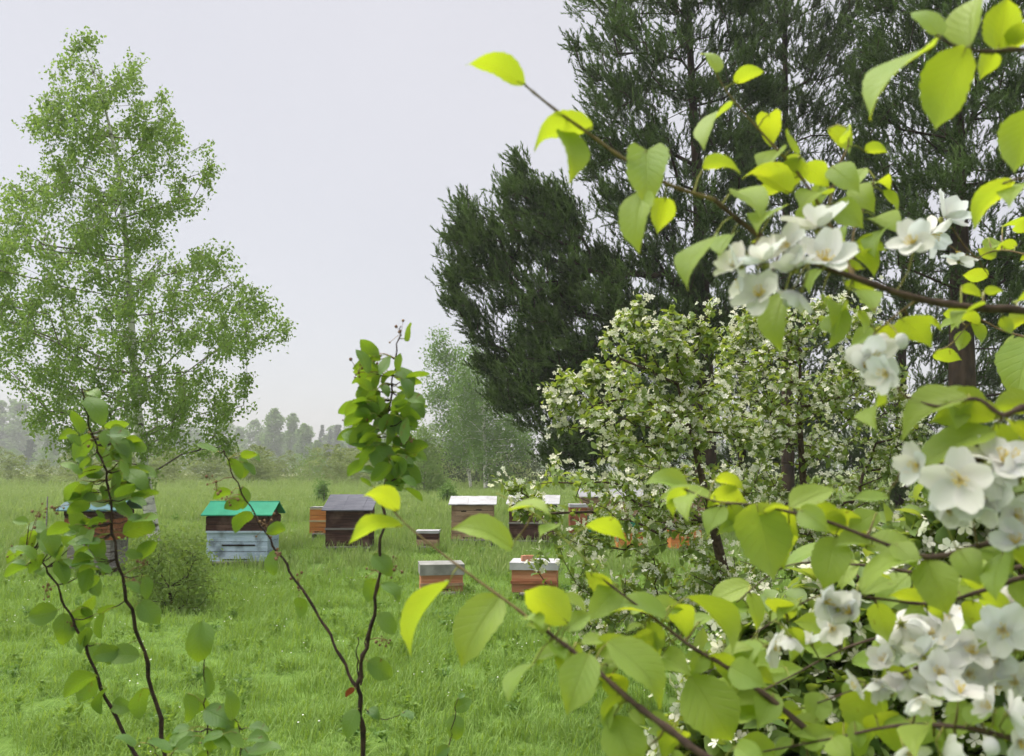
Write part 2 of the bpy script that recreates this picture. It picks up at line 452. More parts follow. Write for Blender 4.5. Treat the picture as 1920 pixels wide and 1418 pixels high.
def leaves_np(c, axis, length, width, r, fold=0.25, droop=0.15):
    """six-cornered folded leaves: base, two shoulders, midrib, tip; returns verts, quads"""
    n = len(c); axis = unit(axis)
    rnd = unit(r.normal(0, 1, (n, 3)) + np.array([[0, 0, 0.6]]))
    side = unit(np.cross(axis, rnd)); nor = np.cross(side, axis)
    L = np.broadcast_to(np.asarray(length, float), (n,))[:, None]; W = np.broadcast_to(np.asarray(width, float), (n,))[:, None]
    v = np.zeros((n, 6, 3))
    v[:, 0] = c
    v[:, 1] = c + axis * L * 0.4 - side * W * 0.5 + nor * W * fold
    v[:, 2] = c + axis * L * 0.45
    v[:, 3] = c + axis * L * 0.4 + side * W * 0.5 + nor * W * fold
    v[:, 4] = c + axis * L - nor * L * droop
    v = v[:, :5]
    base = np.arange(n)[:, None] * 5
    q = np.concatenate([base + np.array([[0, 2, 4, 1]]), base + np.array([[0, 3, 4, 2]])])
    return v.reshape(-1, 3), q

def tint_for(n, per, r): return np.repeat(r.uniform(0, 1, n), per)

def trunk_nodes(px_pts, per=4):
    """px_pts: (px, py, d, r) -> smooth nodes with radius"""
    s = catmull(px_pts, per)
    p = Pn(s[:, 0], s[:, 1], s[:, 2])
    return np.concatenate([p, s[:, 3:4]], 1)

def trunk_mesh(name, nodes, mat, base, sides=9, smooth=True):
    b = MB(); b.tube([Vector(x[:3]) for x in nodes], [x[3] for x in nodes], sides)
    return b.mesh(name, mat, smooth, base)

# ------------------------------------------------------------------ birch on the left
def build_birch():
    d = 16.0
    poly = [(150, 55), (205, 80), (262, 105), (300, 150), (320, 185), (345, 245), (398, 268), (408, 335), (375, 375), (325, 415), (345, 490),
            (395, 455), (440, 470), (480, 530), (520, 570), (556, 600), (545, 632), (500, 640), (468, 660), (482, 720), (470, 800), (430, 835), (350, 845),
            (310, 905), (255, 905), (200, 870), (110, 830), (50, 790), (10, 720), (-50, 660), (-80, 540), (-60, 430), (0, 340), (60, 300), (50, 215), (95, 140), (130, 90)]
    tr = trunk_nodes([(292, 1034, d, 0.13), (280, 950, d, 0.115), (266, 850, d, 0.095), (252, 700, d, 0.075), (241, 520, d, 0.055), (226, 350, d, 0.042), (196, 200, d, 0.022), (152, 75, d, 0.006)], 5)
    base = Vector(tr[0][:3]); base.z = 0
    t = thing('birch_tree', 'tall slender birch with airy light green crown between the two left beehives', 'tree', base)
    obj('trunk', trunk_mesh('trunk', tr, M['birch_bark'], base), t)
    cx = 235.0
    poly = [(cx + (x - cx) * 0.95, y + 4) for x, y in poly]
    lum = Lumps(0.45, 3)
    pts = crown_points(poly, d, 1150, 11, 0.8, lum, 0.2)
    nodes, par = grow(tr, pts, 0.35, 1.2, 4)
    rad, ch = branch_radii(nodes, par, len(tr), 0.004, 0.5)
    k = np.arange(len(tr), len(nodes))
    v, q = tubes_np(nodes[par[k]], nodes[k], np.minimum(rad[k] * 1.15, 0.03), np.minimum(rad[k], 0.03), 4)
    obj('branches', mesh_np('branches', v - np.array(base), [q], M['birch_twig'], smooth=True), t, kind='stuff')
    r = np.random.RandomState(5)
    per = 44
    c = np.repeat(nodes[k], per, 0); pd = np.repeat(unit(nodes[k] - nodes[par[k]]), per, 0)
    s = r.uniform(-0.6, 1.3, (len(c), 1))
    c = c + pd * s * 0.20 + r.normal(0, 0.055, c.shape)
    c[:, 2] -= np.abs(r.normal(0, 0.10, len(c)))
    ax = r.normal(0, 1, c.shape) + np.array([[0, 0, -0.9]])
    v, q = leaves_np(c, ax, r.uniform(0.045, 0.09, len(c)), r.uniform(0.034, 0.064, len(c)), r)
    obj('crown', mesh_np('crown', v - np.array(base), [q], M['birch_leaf'], tint_for(len(c), 5, r)), t, kind='stuff')
build_birch()

# ------------------------------------------------------------------ pines
def build_pine(label, d, trunk, polys, counts, seed, lumps=0.6, thr=-0.2, shoots=10, limbs=None):
    tr = trunk_nodes([(x, y, d + dd, r) for x, y, dd, r in trunk], 4)
    base = Vector(tr[0][:3]); base.z = 0
    t = thing('pine_tree', label, 'tree', base, group='pines standing behind the blossoming apple trees')
    obj('trunk', trunk_mesh('trunk', tr, M['pine_bark'], base, 12), t)
    pts = np.concatenate([crown_points(pl, d + dd, n, seed + i, ds, Lumps(lumps, seed + 7 * i), thr) for i, (pl, dd, n, ds) in enumerate(zip(*polys, counts[0], counts[1]))])
    nodes, par = grow(tr, pts, 0.3, 0.9, 5)
    rad, ch = branch_radii(nodes, par, len(tr), 0.010, 0.5)
    k = np.arange(len(tr), len(nodes))
    v, q = tubes_np(nodes[par[k]], nodes[k], np.minimum(rad[k] * 1.2, 0.09), np.minimum(rad[k], 0.08), 5)
    obj('branches', mesh_np('branches', v - np.array(base), [q], M['pine_bark'], smooth=True), t, kind='stuff')
    r = np.random.RandomState(seed)
    # each node carries a spray of bottle-brush shoots, all swept up and away from the trunk
    ax_xy = np.stack([np.interp(nodes[k][:, 2], tr[:, 2], tr[:, 0]), np.interp(nodes[k][:, 2], tr[:, 2], tr[:, 1])], 1)
    outw = np.concatenate([nodes[k][:, :2] - ax_xy, np.zeros((len(k), 1))], 1)
    outw = unit(outw) * np.clip(np.linalg.norm(outw, axis=1, keepdims=True) / 2.0, 0.2, 1.0)
    nd0 = unit(outw * 0.55 + np.array([[0, 0, 0.9]]) + r.normal(0, 0.25, (len(k), 3)))
    lit_tint = r.uniform(0, 1, len(k))
    sc = np.repeat(nodes[k], shoots, 0) + r.normal(0, 1, (len(k) * shoots, 3)) * np.array([[0.15, 0.15, 0.10]])
    sd = unit(np.repeat(nd0, shoots, 0) + r.normal(0, 0.33, sc.shape))
    SL = r.uniform(0.22, 0.46, len(sc))
    nn = 34
    p = np.repeat(sc, nn, 0); dd_ = np.repeat(sd, nn, 0)
    s = np.tile(np.linspace(-0.25, 1, nn), len(sc))[:, None]
    rad_ = unit(np.cross(dd_, r.normal(0, 1, p.shape)))
    a = p + dd_ * s * np.repeat(SL, nn)[:, None]
    nd = unit(dd_ * (0.7 + 0.5 * s) + rad_ * (0.8 - 0.25 * s))
    L = r.uniform(0.07, 0.12, (len(p), 1)); w = unit(np.cross(nd, r.normal(0, 1, p.shape))) * 0.0125
    v = np.stack([a - w, a + w, a + nd * L], 1).reshape(-1, 3)
    f = np.arange(len(p) * 3).reshape(-1, 3)
    tint = np.repeat(np.clip(np.repeat(np.repeat(lit_tint ** 1.5, shoots) * 0.85 + r.uniform(0, 0.2, len(sc)), nn) + np.tile(np.clip(np.linspace(-0.4, 0.45, nn), 0, 1), len(sc)), 0, 1), 3)  # sunlit clumps and bright shoot tips painted into the tint, young shoots paler
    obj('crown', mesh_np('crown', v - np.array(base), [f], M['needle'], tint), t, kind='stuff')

pineA = [(x + max(0, (1300 - x)) * 0.12, y) for x, y in [(1180, -260), (1330, -300), (1420, -120), (1440, 100), (1430, 420), (1400, 640), (1300, 720), (1215, 560), (1170, 470), (1110, 400), (1075, 330),
         (1050, 230), (1062, 150), (1040, 90), (1020, 30), (1090, -80)]]
pineA2 = [(x + max(0, (1150 - x)) * 0.10, y + 22) for x, y in [(850, 305), (882, 392), (925, 370), (955, 258), (978, 330), (1040, 340), (1100, 410), (1180, 480), (1240, 560), (1290, 660), (1260, 800), (1130, 850), (1000, 850), (960, 770),
          (905, 742), (872, 650), (850, 600), (812, 560), (810, 430), (830, 370)]]
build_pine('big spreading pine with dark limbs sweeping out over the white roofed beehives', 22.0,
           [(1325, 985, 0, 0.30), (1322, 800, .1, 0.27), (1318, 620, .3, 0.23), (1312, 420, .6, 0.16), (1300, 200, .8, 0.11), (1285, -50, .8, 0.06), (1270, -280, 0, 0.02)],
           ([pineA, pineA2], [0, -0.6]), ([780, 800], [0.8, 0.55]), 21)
pineB = [(1480, -250), (1590, -150), (1640, 60), (1660, 300), (1640, 520), (1560, 640), (1450, 620), (1400, 420), (1385, 200), (1380, 0), (1420, -180)]
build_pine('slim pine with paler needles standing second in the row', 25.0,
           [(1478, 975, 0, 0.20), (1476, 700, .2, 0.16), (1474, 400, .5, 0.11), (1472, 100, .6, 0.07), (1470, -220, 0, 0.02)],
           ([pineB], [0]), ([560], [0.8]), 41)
pineC = [(1720, -250), (1850, -300), (2000, -150), (2080, 100), (2100, 420), (2040, 640), (1900, 660), (1780, 560), (1660, 480), (1600, 360), (1590, 200), (1610, 40), (1650, -120)]
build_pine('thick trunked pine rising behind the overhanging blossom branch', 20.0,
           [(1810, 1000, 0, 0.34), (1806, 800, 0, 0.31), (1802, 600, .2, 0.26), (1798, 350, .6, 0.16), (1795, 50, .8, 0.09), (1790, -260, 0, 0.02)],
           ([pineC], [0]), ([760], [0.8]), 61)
pineD = [(1600, 430), (1720, 400), (1830, 520), (1960, 500), (2080, 620), (2080, 930), (1900, 950), (1700, 950), (1560, 900), (1540, 700)]
build_pine('low dark pine filling the shade under the taller pines', 27.0,
           [(1690, 962, 0, 0.2), (1690, 800, 0, 0.17), (1692, 600, 0, 0.1), (1695, 430, 0, 0.02)],
           ([pineD], [0]), ([640], [0.7]), 81, 0.7, -0.8)
pineE = [(1200, 560), (1330, 520), (1480, 560), (1560, 700), (1560, 930), (1400, 945), (1150, 940), (1080, 860), (1130, 700)]
build_pine('dark young pine half hidden by the blossoming apple tree', 29.0,
           [(1390, 962, 0, 0.15), (1392, 800, 0, 0.12), (1394, 650, 0, 0.07), (1395, 540, 0, 0.02)],
           ([pineE], [0]), ([640], [0.7]), 91, 0.7, -0.8)

# ------------------------------------------------------------------ far and middle distance trees
def simple_tree(name, label, d, base_px, base_y, poly, n, lsize, mat, bark, trunk_r, seed, top_py, group=None, ds=0.9, thr=-0.5, lump=1.2, leaf_per=8, spread=0.25, category='tree', cname='crown', lean=0):
    tr = trunk_nodes([(base_px, base_y, d, trunk_r), (base_px + lean * 0.3, (base_y * 2 + top_py) / 3, d, trunk_r * 0.8), (base_px + lean * 0.7, (base_y + 2 * top_py) / 3, d, trunk_r * 0.5), (base_px + lean, top_py, d, trunk_r * 0.1)], 3)
    base = Vector(tr[0][:3]); base.z = 0
    tr[0][2] = -0.05
    t = thing(name, label, category, base, group=group)
    obj('trunk', trunk_mesh('trunk', tr, bark, base, 7), t)
    pts = crown_points(poly, d, n, seed, ds, Lumps(lump, seed + 1), thr)
    nodes, par = grow(tr, pts, 0.3, 1.0, 2)
    rad, ch = branch_radii(nodes, par, len(tr), trunk_r * 0.05, 0.5)
    k = np.arange(len(tr), len(nodes))
    v, q = tubes_np(nodes[par[k]], nodes[k], np.minimum(rad[k] * 1.1, trunk_r * .5), np.minimum(rad[k], trunk_r * .5), 3)
    obj('branches', mesh_np('branches', v - np.array(base), [q], bark), t, kind='stuff')
    r = np.random.RandomState(seed)
    c = np.repeat(nodes[k], leaf_per, 0) + r.normal(0, spread, (len(k) * leaf_per, 3))
    ax = r.normal(0, 1, c.shape) + np.array([[0, 0, -0.5]])
    v, q = leaves_np(c, ax, r.uniform(0.7, 1.2, len(c)) * lsize, r.uniform(0.5, 0.9, len(c)) * lsize, r)
    obj(cname, mesh_np(cname, v - np.array(base), [q], mat, tint_for(len(c), 5, r)), t, kind='stuff')
    return t

def by(d): return HORIZON + F * CAMZ / d       # row of the ground at distance d (close enough for small pitch)

simple_tree('thicket', 'dense dark thicket behind the pale birch trunks', 66, 905, by(66), [(830, 790), (880, 760), (930, 770), (990, 800), (1060, 820), (1080, 912), (830, 912), (812, 850)], 420, 0.2, M['dark_leaf'], M['pine_bark'], 0.1, 99, 790, None, leaf_per=16, spread=0.35, thr=-0.7, category='thicket', cname='foliage')
# two pale trunked birches behind the white roofed hive
simple_tree('birch_tree', 'hazy birch with thin white trunk, left of the pair behind the white roofed hive', 58, 884, by(58),
            [(835, 625), (870, 680), (900, 740), (900, 840), (870, 870), (830, 850), (800, 760), (798, 680), (812, 630)], 560, 0.17, M['far_leaf'], M['birch_bark'], 0.11, 101, 640, 'pale birches behind the hives', leaf_per=16, spread=0.32, thr=-0.3, lean=-45)
simple_tree('birch_tree', 'hazy birch with thicker white trunk, right of the pair behind the white roofed hive', 54, 912, by(54),
            [(880, 640), (930, 690), (975, 740), (990, 850), (960, 895), (915, 900), (870, 860), (850, 780), (860, 690)], 600, 0.17, M['far_leaf'], M['birch_bark'], 0.16, 102, 660, 'pale birches behind the hives', leaf_per=16, spread=0.32, thr=-0.3, lean=-10)
simple_tree('young_birch', 'bright green young tree with pointed crown between grey roofed and white roofed hives', 46, 795, by(46),
            [(795, 795), (815, 830), (838, 890), (835, 925), (790, 932), (752, 925), (748, 890), (775, 835)], 260, 0.13, M['young_leaf'], M['birch_twig'], 0.06, 103, 800, None, leaf_per=16, spread=0.25)
simple_tree('young_birch', 'paler young tree just behind the leafy sapling tip, left of the pointed young tree', 62, 745, by(62),
            [(765, 775), (790, 800), (800, 850), (790, 905), (745, 915), (700, 905), (705, 860), (735, 810)], 220, 0.16, M['young_leaf'], M['birch_twig'], 0.07, 104, 780, None, leaf_per=14, spread=0.3)
simple_tree('small_bush', 'small dark green bush on the meadow behind the orange hive', 36, 608, by(36), [(596, 915), (610, 895), (622, 915), (624, 945), (596, 945)], 60, 0.10, M['far_leaf'], M['birch_twig'], 0.03, 105, 905, None, leaf_per=14, spread=0.12, category='bush')
simple_tree('small_bush', 'small dark bush on the meadow beside the white roofed hive', 34, 840, by(34), [(828, 920), (842, 905), (852, 930), (852, 948), (826, 948)], 60, 0.10, M['far_leaf'], M['birch_twig'], 0.03, 106, 915, None, leaf_per=14, spread=0.12, category='bush')
simple_tree('small_bush', 'light green bush on the meadow under the hazy tree line', 80, 580, by(80), [(545, 880), (575, 850), (620, 862), (640, 890), (630, 912), (550, 912)], 120, 0.2, M['young_leaf'], M['birch_twig'], 0.05, 107, 870, None, leaf_per=12, spread=0.4, category='bush')

# the far tree line: the trees whose tops one can tell apart
def far_variant(kind, seed, n):
    r = np.random.RandomState(seed)
    if kind == 'spruce':
        h = np.sqrt(r.uniform(0.0, 1, n)) ; h = 1 - h * 0.9
        rr = (1 - h) * 0.22 * (0.75 + 0.25 * np.sin(h * 60)) * np.sqrt(r.uniform(0.1, 1, n)) + 0.005
    elif kind == 'pine':
        h = r.uniform(0.25, 1, n); rr = 0.17 * np.sqrt(np.clip(1 - ((h - 0.62) / 0.40) ** 2, 0, 1)) * np.sqrt(r.uniform(0.1, 1, n)) * (0.7 + 0.3 * np.sin(h * 33))
    else:
        h = r.uniform(0.15, 1, n); rr = 0.20 * np.sqrt(np.clip(1 - ((h - 0.55) / 0.46) ** 2, 0, 1)) * np.sqrt(r.uniform(0.1, 1, n)) * (0.75 + 0.25 * np.sin(h * 21 + seed))
    if kind == 'bush':
        h = r.uniform(0, 1, n); rr = 0.45 * np.sqrt(np.clip(1 - h ** 2, 0, 1)) * np.sqrt(r.uniform(0.1, 1, n))
    th = r.uniform(0, 6.283, n)
    c = np.stack([rr * np.cos(th), rr * np.sin(th), h], 1)
    lum = Lumps(0.12, seed); c = c[lum(c) > -0.6]
    ax = np.stack([np.cos(th), np.sin(th), np.full(n, -0.3)], 1)[:len(c)] + r.normal(0, 0.6, (len(c), 3))
    v, q = leaves_np(c, ax, r.uniform(0.036, 0.062, len(c)), r.uniform(0.024, 0.044, len(c)), r)
    return v, q, tint_for(len(c), 5, r)

FARV = {k: far_variant(*a) for k, a in {'spruce': ('spruce', 1, 2600), 'pine': ('pine', 2, 2600), 'birch': ('birch', 3, 2800), 'birch2': ('birch', 8, 2800), 'bush': ('bush', 9, 2000)}.items()}
FARM = {k: mesh_np('far_crown', v, [q], M['far_conifer'] if k in ('spruce', 'pine') else M['far_leaf'], t) for k, (v, q, t) in FARV.items()}
tb = MB(); tb.tube([(0, 0, 0), (0, 0, 0.5), (0.004, 0, 0.95)], [0.011, 0.008, 0.002], 6)
FART = {True: tb.mesh('far_trunk', M['birch_bark'], True), False: tb.mesh('far_trunk', M['pine_bark'], True)}
def far_tree(kind, px, top, d, label, wide=1.0, rz=0.0):
    d *= 1.8; b = G(px, d); h = (HORIZON - top) / F * d + CAMZ
    bir = kind.startswith('birch')
    t = thing('birch_tree' if bir else kind + '_tree', label, 'tree', b, rz, 'hazy trees of the far tree line')
    t.scale = (h * wide, h * wide, h)
    obj('crown', FARM[kind], t, kind='stuff'); obj('trunk', FART[bir], t)
far_tree('birch', 514, 768, 170, 'tallest hazy birch at the left end of the middle tree line', 1.0)
far_tree('birch2', 548, 776, 176, 'hazy pointed tree just right of the tallest far birch', 0.8, 1)
far_tree('birch', 572, 796, 165, 'round hazy green tree right of the pointed far tree', 1.2, 2)
far_tree('spruce', 604, 792, 210, 'leftmost of the grey hazy spires in the far tree line', 0.8)
far_tree('spruce', 620, 800, 205, 'second of the grey hazy spires in the far tree line', 0.8, 1)
far_tree('pine', 634, 798, 215, 'third grey hazy spire from the left in the far tree line', 0.8, 2)
far_tree('spruce', 654, 806, 205, 'grey hazy spire close beside the leafy sapling', 0.9, 3)
far_tree('birch2', 596, 826, 150, 'light green hazy tree below the grey spires', 1.1, 3)
far_tree('birch', 642, 830, 150, 'light green hazy tree low beside the sapling leaves', 1.1, 4)
far_tree('birch', 690, 815, 180, 'hazy tree seen through the sapling leaves', 1.1, 5)
far_tree('birch2', 728, 800, 190, 'hazy tree rising just right of the sapling stem', 1.1, 5)
far_tree('birch2', 490, 812, 190, 'faint hazy tree at the right edge of the big birch crown', 1.0, 6)
far_tree('birch', 96, 806, 150, 'hazy grey green tree left of the big birch at the meadow edge', 1.2, 2)
far_tree('pine', 60, 825, 140, 'darker hazy tree low at the left meadow edge', 1.1, 2)

def far_wood():
    r = np.random.RandomState(12); V = []; Q = []; T = []; n = 0
    def put(px, top, d, kind):
        nonlocal n
        v, q, t = FARV[kind]; m_ = len(v) // 10 * 5; v, q, t = v[:m_], q[(q < m_).all(1)], t[:m_]
        b = np.array(G(px, d)); h = (HORIZON - top) / F * d + CAMZ
        w = h * r.uniform(1.0, 1.5)
        a = r.uniform(0, 6.28); R = np.array([[math.cos(a), -math.sin(a), 0], [math.sin(a), math.cos(a), 0], [0, 0, 1]])
        V.append((v @ R.T) * np.array([w, w, h]) + b); Q.append(q + n); T.append(t); n += len(v)
    for px in np.arange(-260, 60, 20): put(px + r.uniform(-8, 8), 750 + r.uniform(-12, 14), r.uniform(330, 390), r.choice(['pine', 'birch', 'spruce', 'birch2']))
    for px in np.arange(40, 520, 20): put(px + r.uniform(-8, 8), 796 + r.uniform(-16, 16), r.uniform(360, 430), r.choice(['pine', 'birch', 'spruce', 'birch2']))
    for px in np.arange(500, 900, 22): put(px + r.uniform(-8, 8), 802 + r.uniform(-14, 14), r.uniform(360, 430), r.choice(['pine', 'birch', 'spruce', 'birch2']))
    for px in np.arange(900, 2300, 40): put(px + r.uniform(-8, 8), 800 + r.uniform(-12, 12), r.uniform(300, 360), r.choice(['pine', 'birch', 'spruce']))
    for px in np.arange(-200, 760, 26): put(px + r.uniform(-8, 8), 858 + r.uniform(-8, 6), r.uniform(260, 300), r.choice(['birch', 'birch2']))
    for px in np.arange(-300, 2300, 24): put(px + r.uniform(-8, 8), 852 + r.uniform(-12, 12), r.uniform(220, 280), 'bush')
    obj('far_woodland', mesh_np('far_woodland', np.concatenate(V), [np.concatenate(Q)], M['far_leaf'], np.concatenate(T)), kind='stuff',
        label='mist softened woodland closing off the meadow', category='woodland')
far_wood()

def scrub():
    r = np.random.RandomState(15); V = []; Q = []; T = []; n = 0
    for i in range(330):
        d = r.uniform(66, 110); px = r.uniform(-350, 1000); kind = r.choice(['bush', 'birch', 'bush', 'birch2'])
        h = (r.uniform(0.9, 1.8) if kind == 'bush' else r.uniform(1.6, 3.4)) * (0.7 + d / 180)
        v, q, t = FARV[kind]; v, q, t = v[:1800], q[(q < 1800).all(1)], t[:1800]
        a = r.uniform(0, 6.28); R = np.array([[math.cos(a), -math.sin(a), 0], [math.sin(a), math.cos(a), 0], [0, 0, 1]]); w = h * r.uniform(1.2, 2.4)
        V.append((v @ R.T) * np.array([w, w, h]) + np.array(G(px, d)) - np.array([0, 0, 0.05])); Q.append(q + n); T.append(t); n += len(v)
    obj('scrub', mesh_np('scrub', np.concatenate(V), [np.concatenate(Q)], M['scrub_leaf'], np.concatenate(T)), kind='stuff', label='low young scrub dotted over the back of the meadow', category='scrub')
scrub()

# ------------------------------------------------------------------ shrub at the foot of the birch
def build_shrub():
    d = 9.3
    poly = [(272, 1000), (300, 1010), (322, 985), (350, 1030), (380, 1030), (395, 1065), (418, 1095), (405, 1142), (330, 1152), (275, 1140), (262, 1090), (246, 1060), (268, 1040), (258, 1015)]
    base = G(335, d)
    b = np.array(base)
    stems = []
    t = thing('willow_shrub', 'dusty green shrub growing at the foot of the big birch', 'shrub', base)
    tr = np.array([[b[0], b[1], -0.02, 0.02], [b[0], b[1], 0.08, 0.015], [b[0] - 0.03, b[1], 0.25, 0.01]])
    pts = crown_points(poly, d, 230, 77, 0.9, Lumps(0.18, 5), -0.05)
    nodes, par = grow(tr, pts, 0.5, 1.0, 0)
    rad, ch = branch_radii(nodes, par, 3, 0.0018, 0.5)
    k = np.arange(1, len(nodes))
    v, q = tubes_np(nodes[par[k]], nodes[k], rad[k] * 1.1, rad[k], 4)
    obj('stems', mesh_np('stems', v - b, [q], M['dark_twig']), t, kind='stuff')
    r = np.random.RandomState(3)
    c = np.repeat(nodes[k], 18, 0) + r.normal(0, 0.085, (len(k) * 18, 3))
    v, q = leaves_np(c, r.normal(0, 1, c.shape) + np.array([[0, 0, 0.5]]), r.uniform(0.035, 0.065, len(c)), r.uniform(0.016, 0.028, len(c)), r)
    obj('foliage', mesh_np('foliage', v - b, [q], M['shrub_leaf'], tint_for(len(c), 5, r)), t, kind='stuff')
build_shrub()

# ------------------------------------------------------------------ beehives
W = {
 'dark': wood('dark_stained_wood', (0.035, 0.018, 0.014), (0.10, 0.05, 0.038), stain=(3, (0.16, 0.10, 0.08))),
 'red': wood('red_brown_wood', (0.20, 0.07, 0.035), (0.34, 0.14, 0.07), stain=(4, (0.10, 0.045, 0.03))),
 'orange': wood('orange_wood', (0.44, 0.15, 0.045), (0.58, 0.25, 0.08)),
 'tan': wood('weathered_tan_wood', (0.26, 0.17, 0.11), (0.42, 0.29, 0.20), stain=(4, (0.17, 0.10, 0.06))),
 'copper': wood('copper_brown_wood', (0.36, 0.15, 0.08), (0.50, 0.25, 0.15)),
 'grey': wood('weathered_grey_wood', (0.16, 0.145, 0.14), (0.32, 0.29, 0.28)),
 'blue': wood('worn_pale_blue_paint', (0.34, 0.44, 0.56), (0.48, 0.58, 0.70), stain=(5, (0.16, 0.20, 0.24))),
 'green': wood('green_painted_wood', (0.03, 0.16, 0.10), (0.05, 0.24, 0.15)),
 'cream': wood('cream_wood', (0.45, 0.36, 0.22), (0.58, 0.48, 0.32)),
 'hole': surf_mat('dark_opening', (0.008, 0.006, 0.005), (0.02, 0.014, 0.01), bump=0),
}
RM = {
 'green': surf_mat('green_metal_roof', (0.015, 0.22, 0.125), (0.03, 0.30, 0.18), 4, None, 0.6, 0.25, 0.05, stain=(3, (0.02, 0.24, 0.15))),
 'blue': surf_mat('blue_grey_metal_roof', (0.06, 0.135, 0.155), (0.10, 0.19, 0.215), 4, None, 0.65, 0.2, 0.05, stain=(3, (0.12, 0.16, 0.18))),
 'grey': surf_mat('grey_slate_roof', (0.105, 0.108, 0.135), (0.16, 0.163, 0.195), 3, (1, 6, 1), 0.8, 0.1, 0.2, stain=(5, (0.16, 0.16, 0.19))),
 'white': surf_mat('white_metal_roof', (0.36, 0.36, 0.385), (0.50, 0.50, 0.53), 4, None, 0.65, 0.2, 0.05, stain=(6, (0.34, 0.33, 0.33))),
 'stone': surf_mat('weathered_grey_lid', (0.19, 0.19, 0.18), (0.31, 0.31, 0.295), 8, None, 0.8, 0.2, 0.3, stain=(6, (0.18, 0.18, 0.17))),
}
BRICK = surf_mat('brick', (0.32, 0.15, 0.09), (0.45, 0.24, 0.15), 20, None, 0.9, 0.1, 0.4)
HIVES = 'beehives standing on the meadow'
def hive(label, px, base_py, wpx, boxes, roof, roof_h, roof_style, depth=0.55, yaw=0.0, over=0.05, stand=0.10, ledge=None, slots=(), name='beehive', legs=True, sink=6):
    """boxes bottom up: (height m, wood, planks, inset m)"""
    d = F * CAMZ / (base_py + sink - HORIZON)
    w = wpx / F * d
    base = G(px, d + depth / 2 * 0.9)
    t = thing(name, label, 'beehive', base, yaw, HIVES)
    hw, hd = w / 2, depth / 2
    r = random.Random(int(px * 7 + base_py))
    z = stand
    if legs:
        for sx in (-1, 1):
            for sy in (-1, 1):
                m = MB(); m.box(sx * (hw - 0.06) - 0.025, sx * (hw - 0.06) + 0.025, sy * (hd - 0.06) - 0.025, sy * (hd - 0.06) + 0.025, -0.03, stand - 0.032)
                obj('leg', m.mesh('leg', W['grey']), t)
    m = MB(); m.box(-hw + 0.01, hw - 0.01, -hd + 0.01, hd - 0.01, stand - 0.03, stand - 0.001)
    obj('floor_board', m.mesh('floor_board', W['grey']), t)
    for bi, (bh, mat, npl, inset) in enumerate(boxes):
        bw, bd = hw - inset, hd - inset * 0.6
        m = MB(); m.box(-bw + 0.012, bw - 0.012, -bd + 0.012, bd - 0.012, z + 0.002, z + bh - 0.004)
        bx = obj('hive_box', m.mesh('hive_box', W['hole']), t)
        ph = bh / npl
        for k in range(npl):
            g = 0.0025 + r.uniform(0, 0.002)
            for face in range(4):
                m = MB(); j = r.uniform(-0.003, 0.003); z0, z1 = z + k * ph + g, z + (k + 1) * ph - g
                if face == 0: m.box(-bw - 0.001, bw + 0.001, -bd - j, -bd + 0.014, z0, z1)
                elif face == 1: m.box(-bw - 0.001, bw + 0.001, bd - 0.014, bd + j, z0, z1)
                elif face == 2: m.box(-bw - j, -bw + 0.014, -bd + 0.015, bd - 0.015, z0, z1)
                else: m.box(bw - 0.014, bw + j, -bd + 0.015, bd - 0.015, z0, z1)
                obj('plank', m.mesh('plank', W[mat]), bx)
        z += bh
        if ledge is not None and bi in ledge:
            m = MB(); m.box(-bw - 0.012, bw + 0.012, -bd - 0.022, -bd - 0.004, z - 0.018, z + 0.016)
            obj('batten', m.mesh('batten', W[ledge[bi]]), t)
    ztop = z
    # flight slot with a landing board at the bottom, further slots where the photo shows them
    bw, bd = hw - boxes[0][3], hd - boxes[0][3] * 0.6
    m = MB(); m.box(-bw * 0.45, bw * 0.45, -bd - 0.006, -bd + 0.004, stand + 0.022, stand + 0.04)
    obj('entrance_slot', m.mesh('entrance_slot', W['hole']), t)
    m = MB(); m.box(-bw * 0.6, bw * 0.6, -bd - 0.10, -bd - 0.005, stand - 0.014, stand + 0.008)
    obj('landing_board', m.mesh('landing_board', W['grey']), t)
    for (fx, fz, fw) in slots:
        zz = stand + fz * (ztop - stand)
        m = MB(); m.box(fx * hw - fw * hw, fx * hw + fw * hw, -hd - 0.006, -hd + 0.004, zz - 0.012, zz + 0.012)
        obj('entrance_slot', m.mesh('entrance_slot', W['hole']), t)
    # roof
    ow, od = hw + over, hd + over
    mt = RM[roof]
    if roof_style == 'gable':
        zt = ztop + 0.012
        for sy in (-1, 1):
            m = MB()
            y_e, y_r = sy * od, sy * 0.004
            th = 0.018
            a = [(-ow, y_e, zt), (ow, y_e, zt), (-ow, y_r, zt + roof_h), (ow, y_r, zt + roof_h)]
            m.hexa(a + [(x, y, zz + th) for x, y, zz in a])
            obj('roof_sheet', m.mesh('roof_sheet', mt), t)
        m = MB(); m.tube([(-ow - 0.004, 0, zt + roof_h + 0.014), (ow + 0.004, 0, zt + roof_h + 0.014)], [0.016, 0.016], 8)
        obj('ridge_cap', m.mesh('ridge_cap', mt, True), t)
        for sx in (-1, 1):
            m = MB(); x0, x1 = sx * (hw - 0.02), sx * (hw - 0.002); y = hd - 0.01
            tri = [(-y, zt - 0.01), (y, zt - 0.01), (0, zt + roof_h * (y / od) - 0.004)]
            v = [(x0, *p) for p in tri] + [(x1, *p) for p in tri]
            m.add(v, [(0, 1, 4, 3), (1, 2, 5, 4), (2, 0, 3, 5)], [(0, 2, 1), (3, 4, 5)])
            obj('gable_board', m.mesh('gable_board', W[boxes[-1][1]]), t)
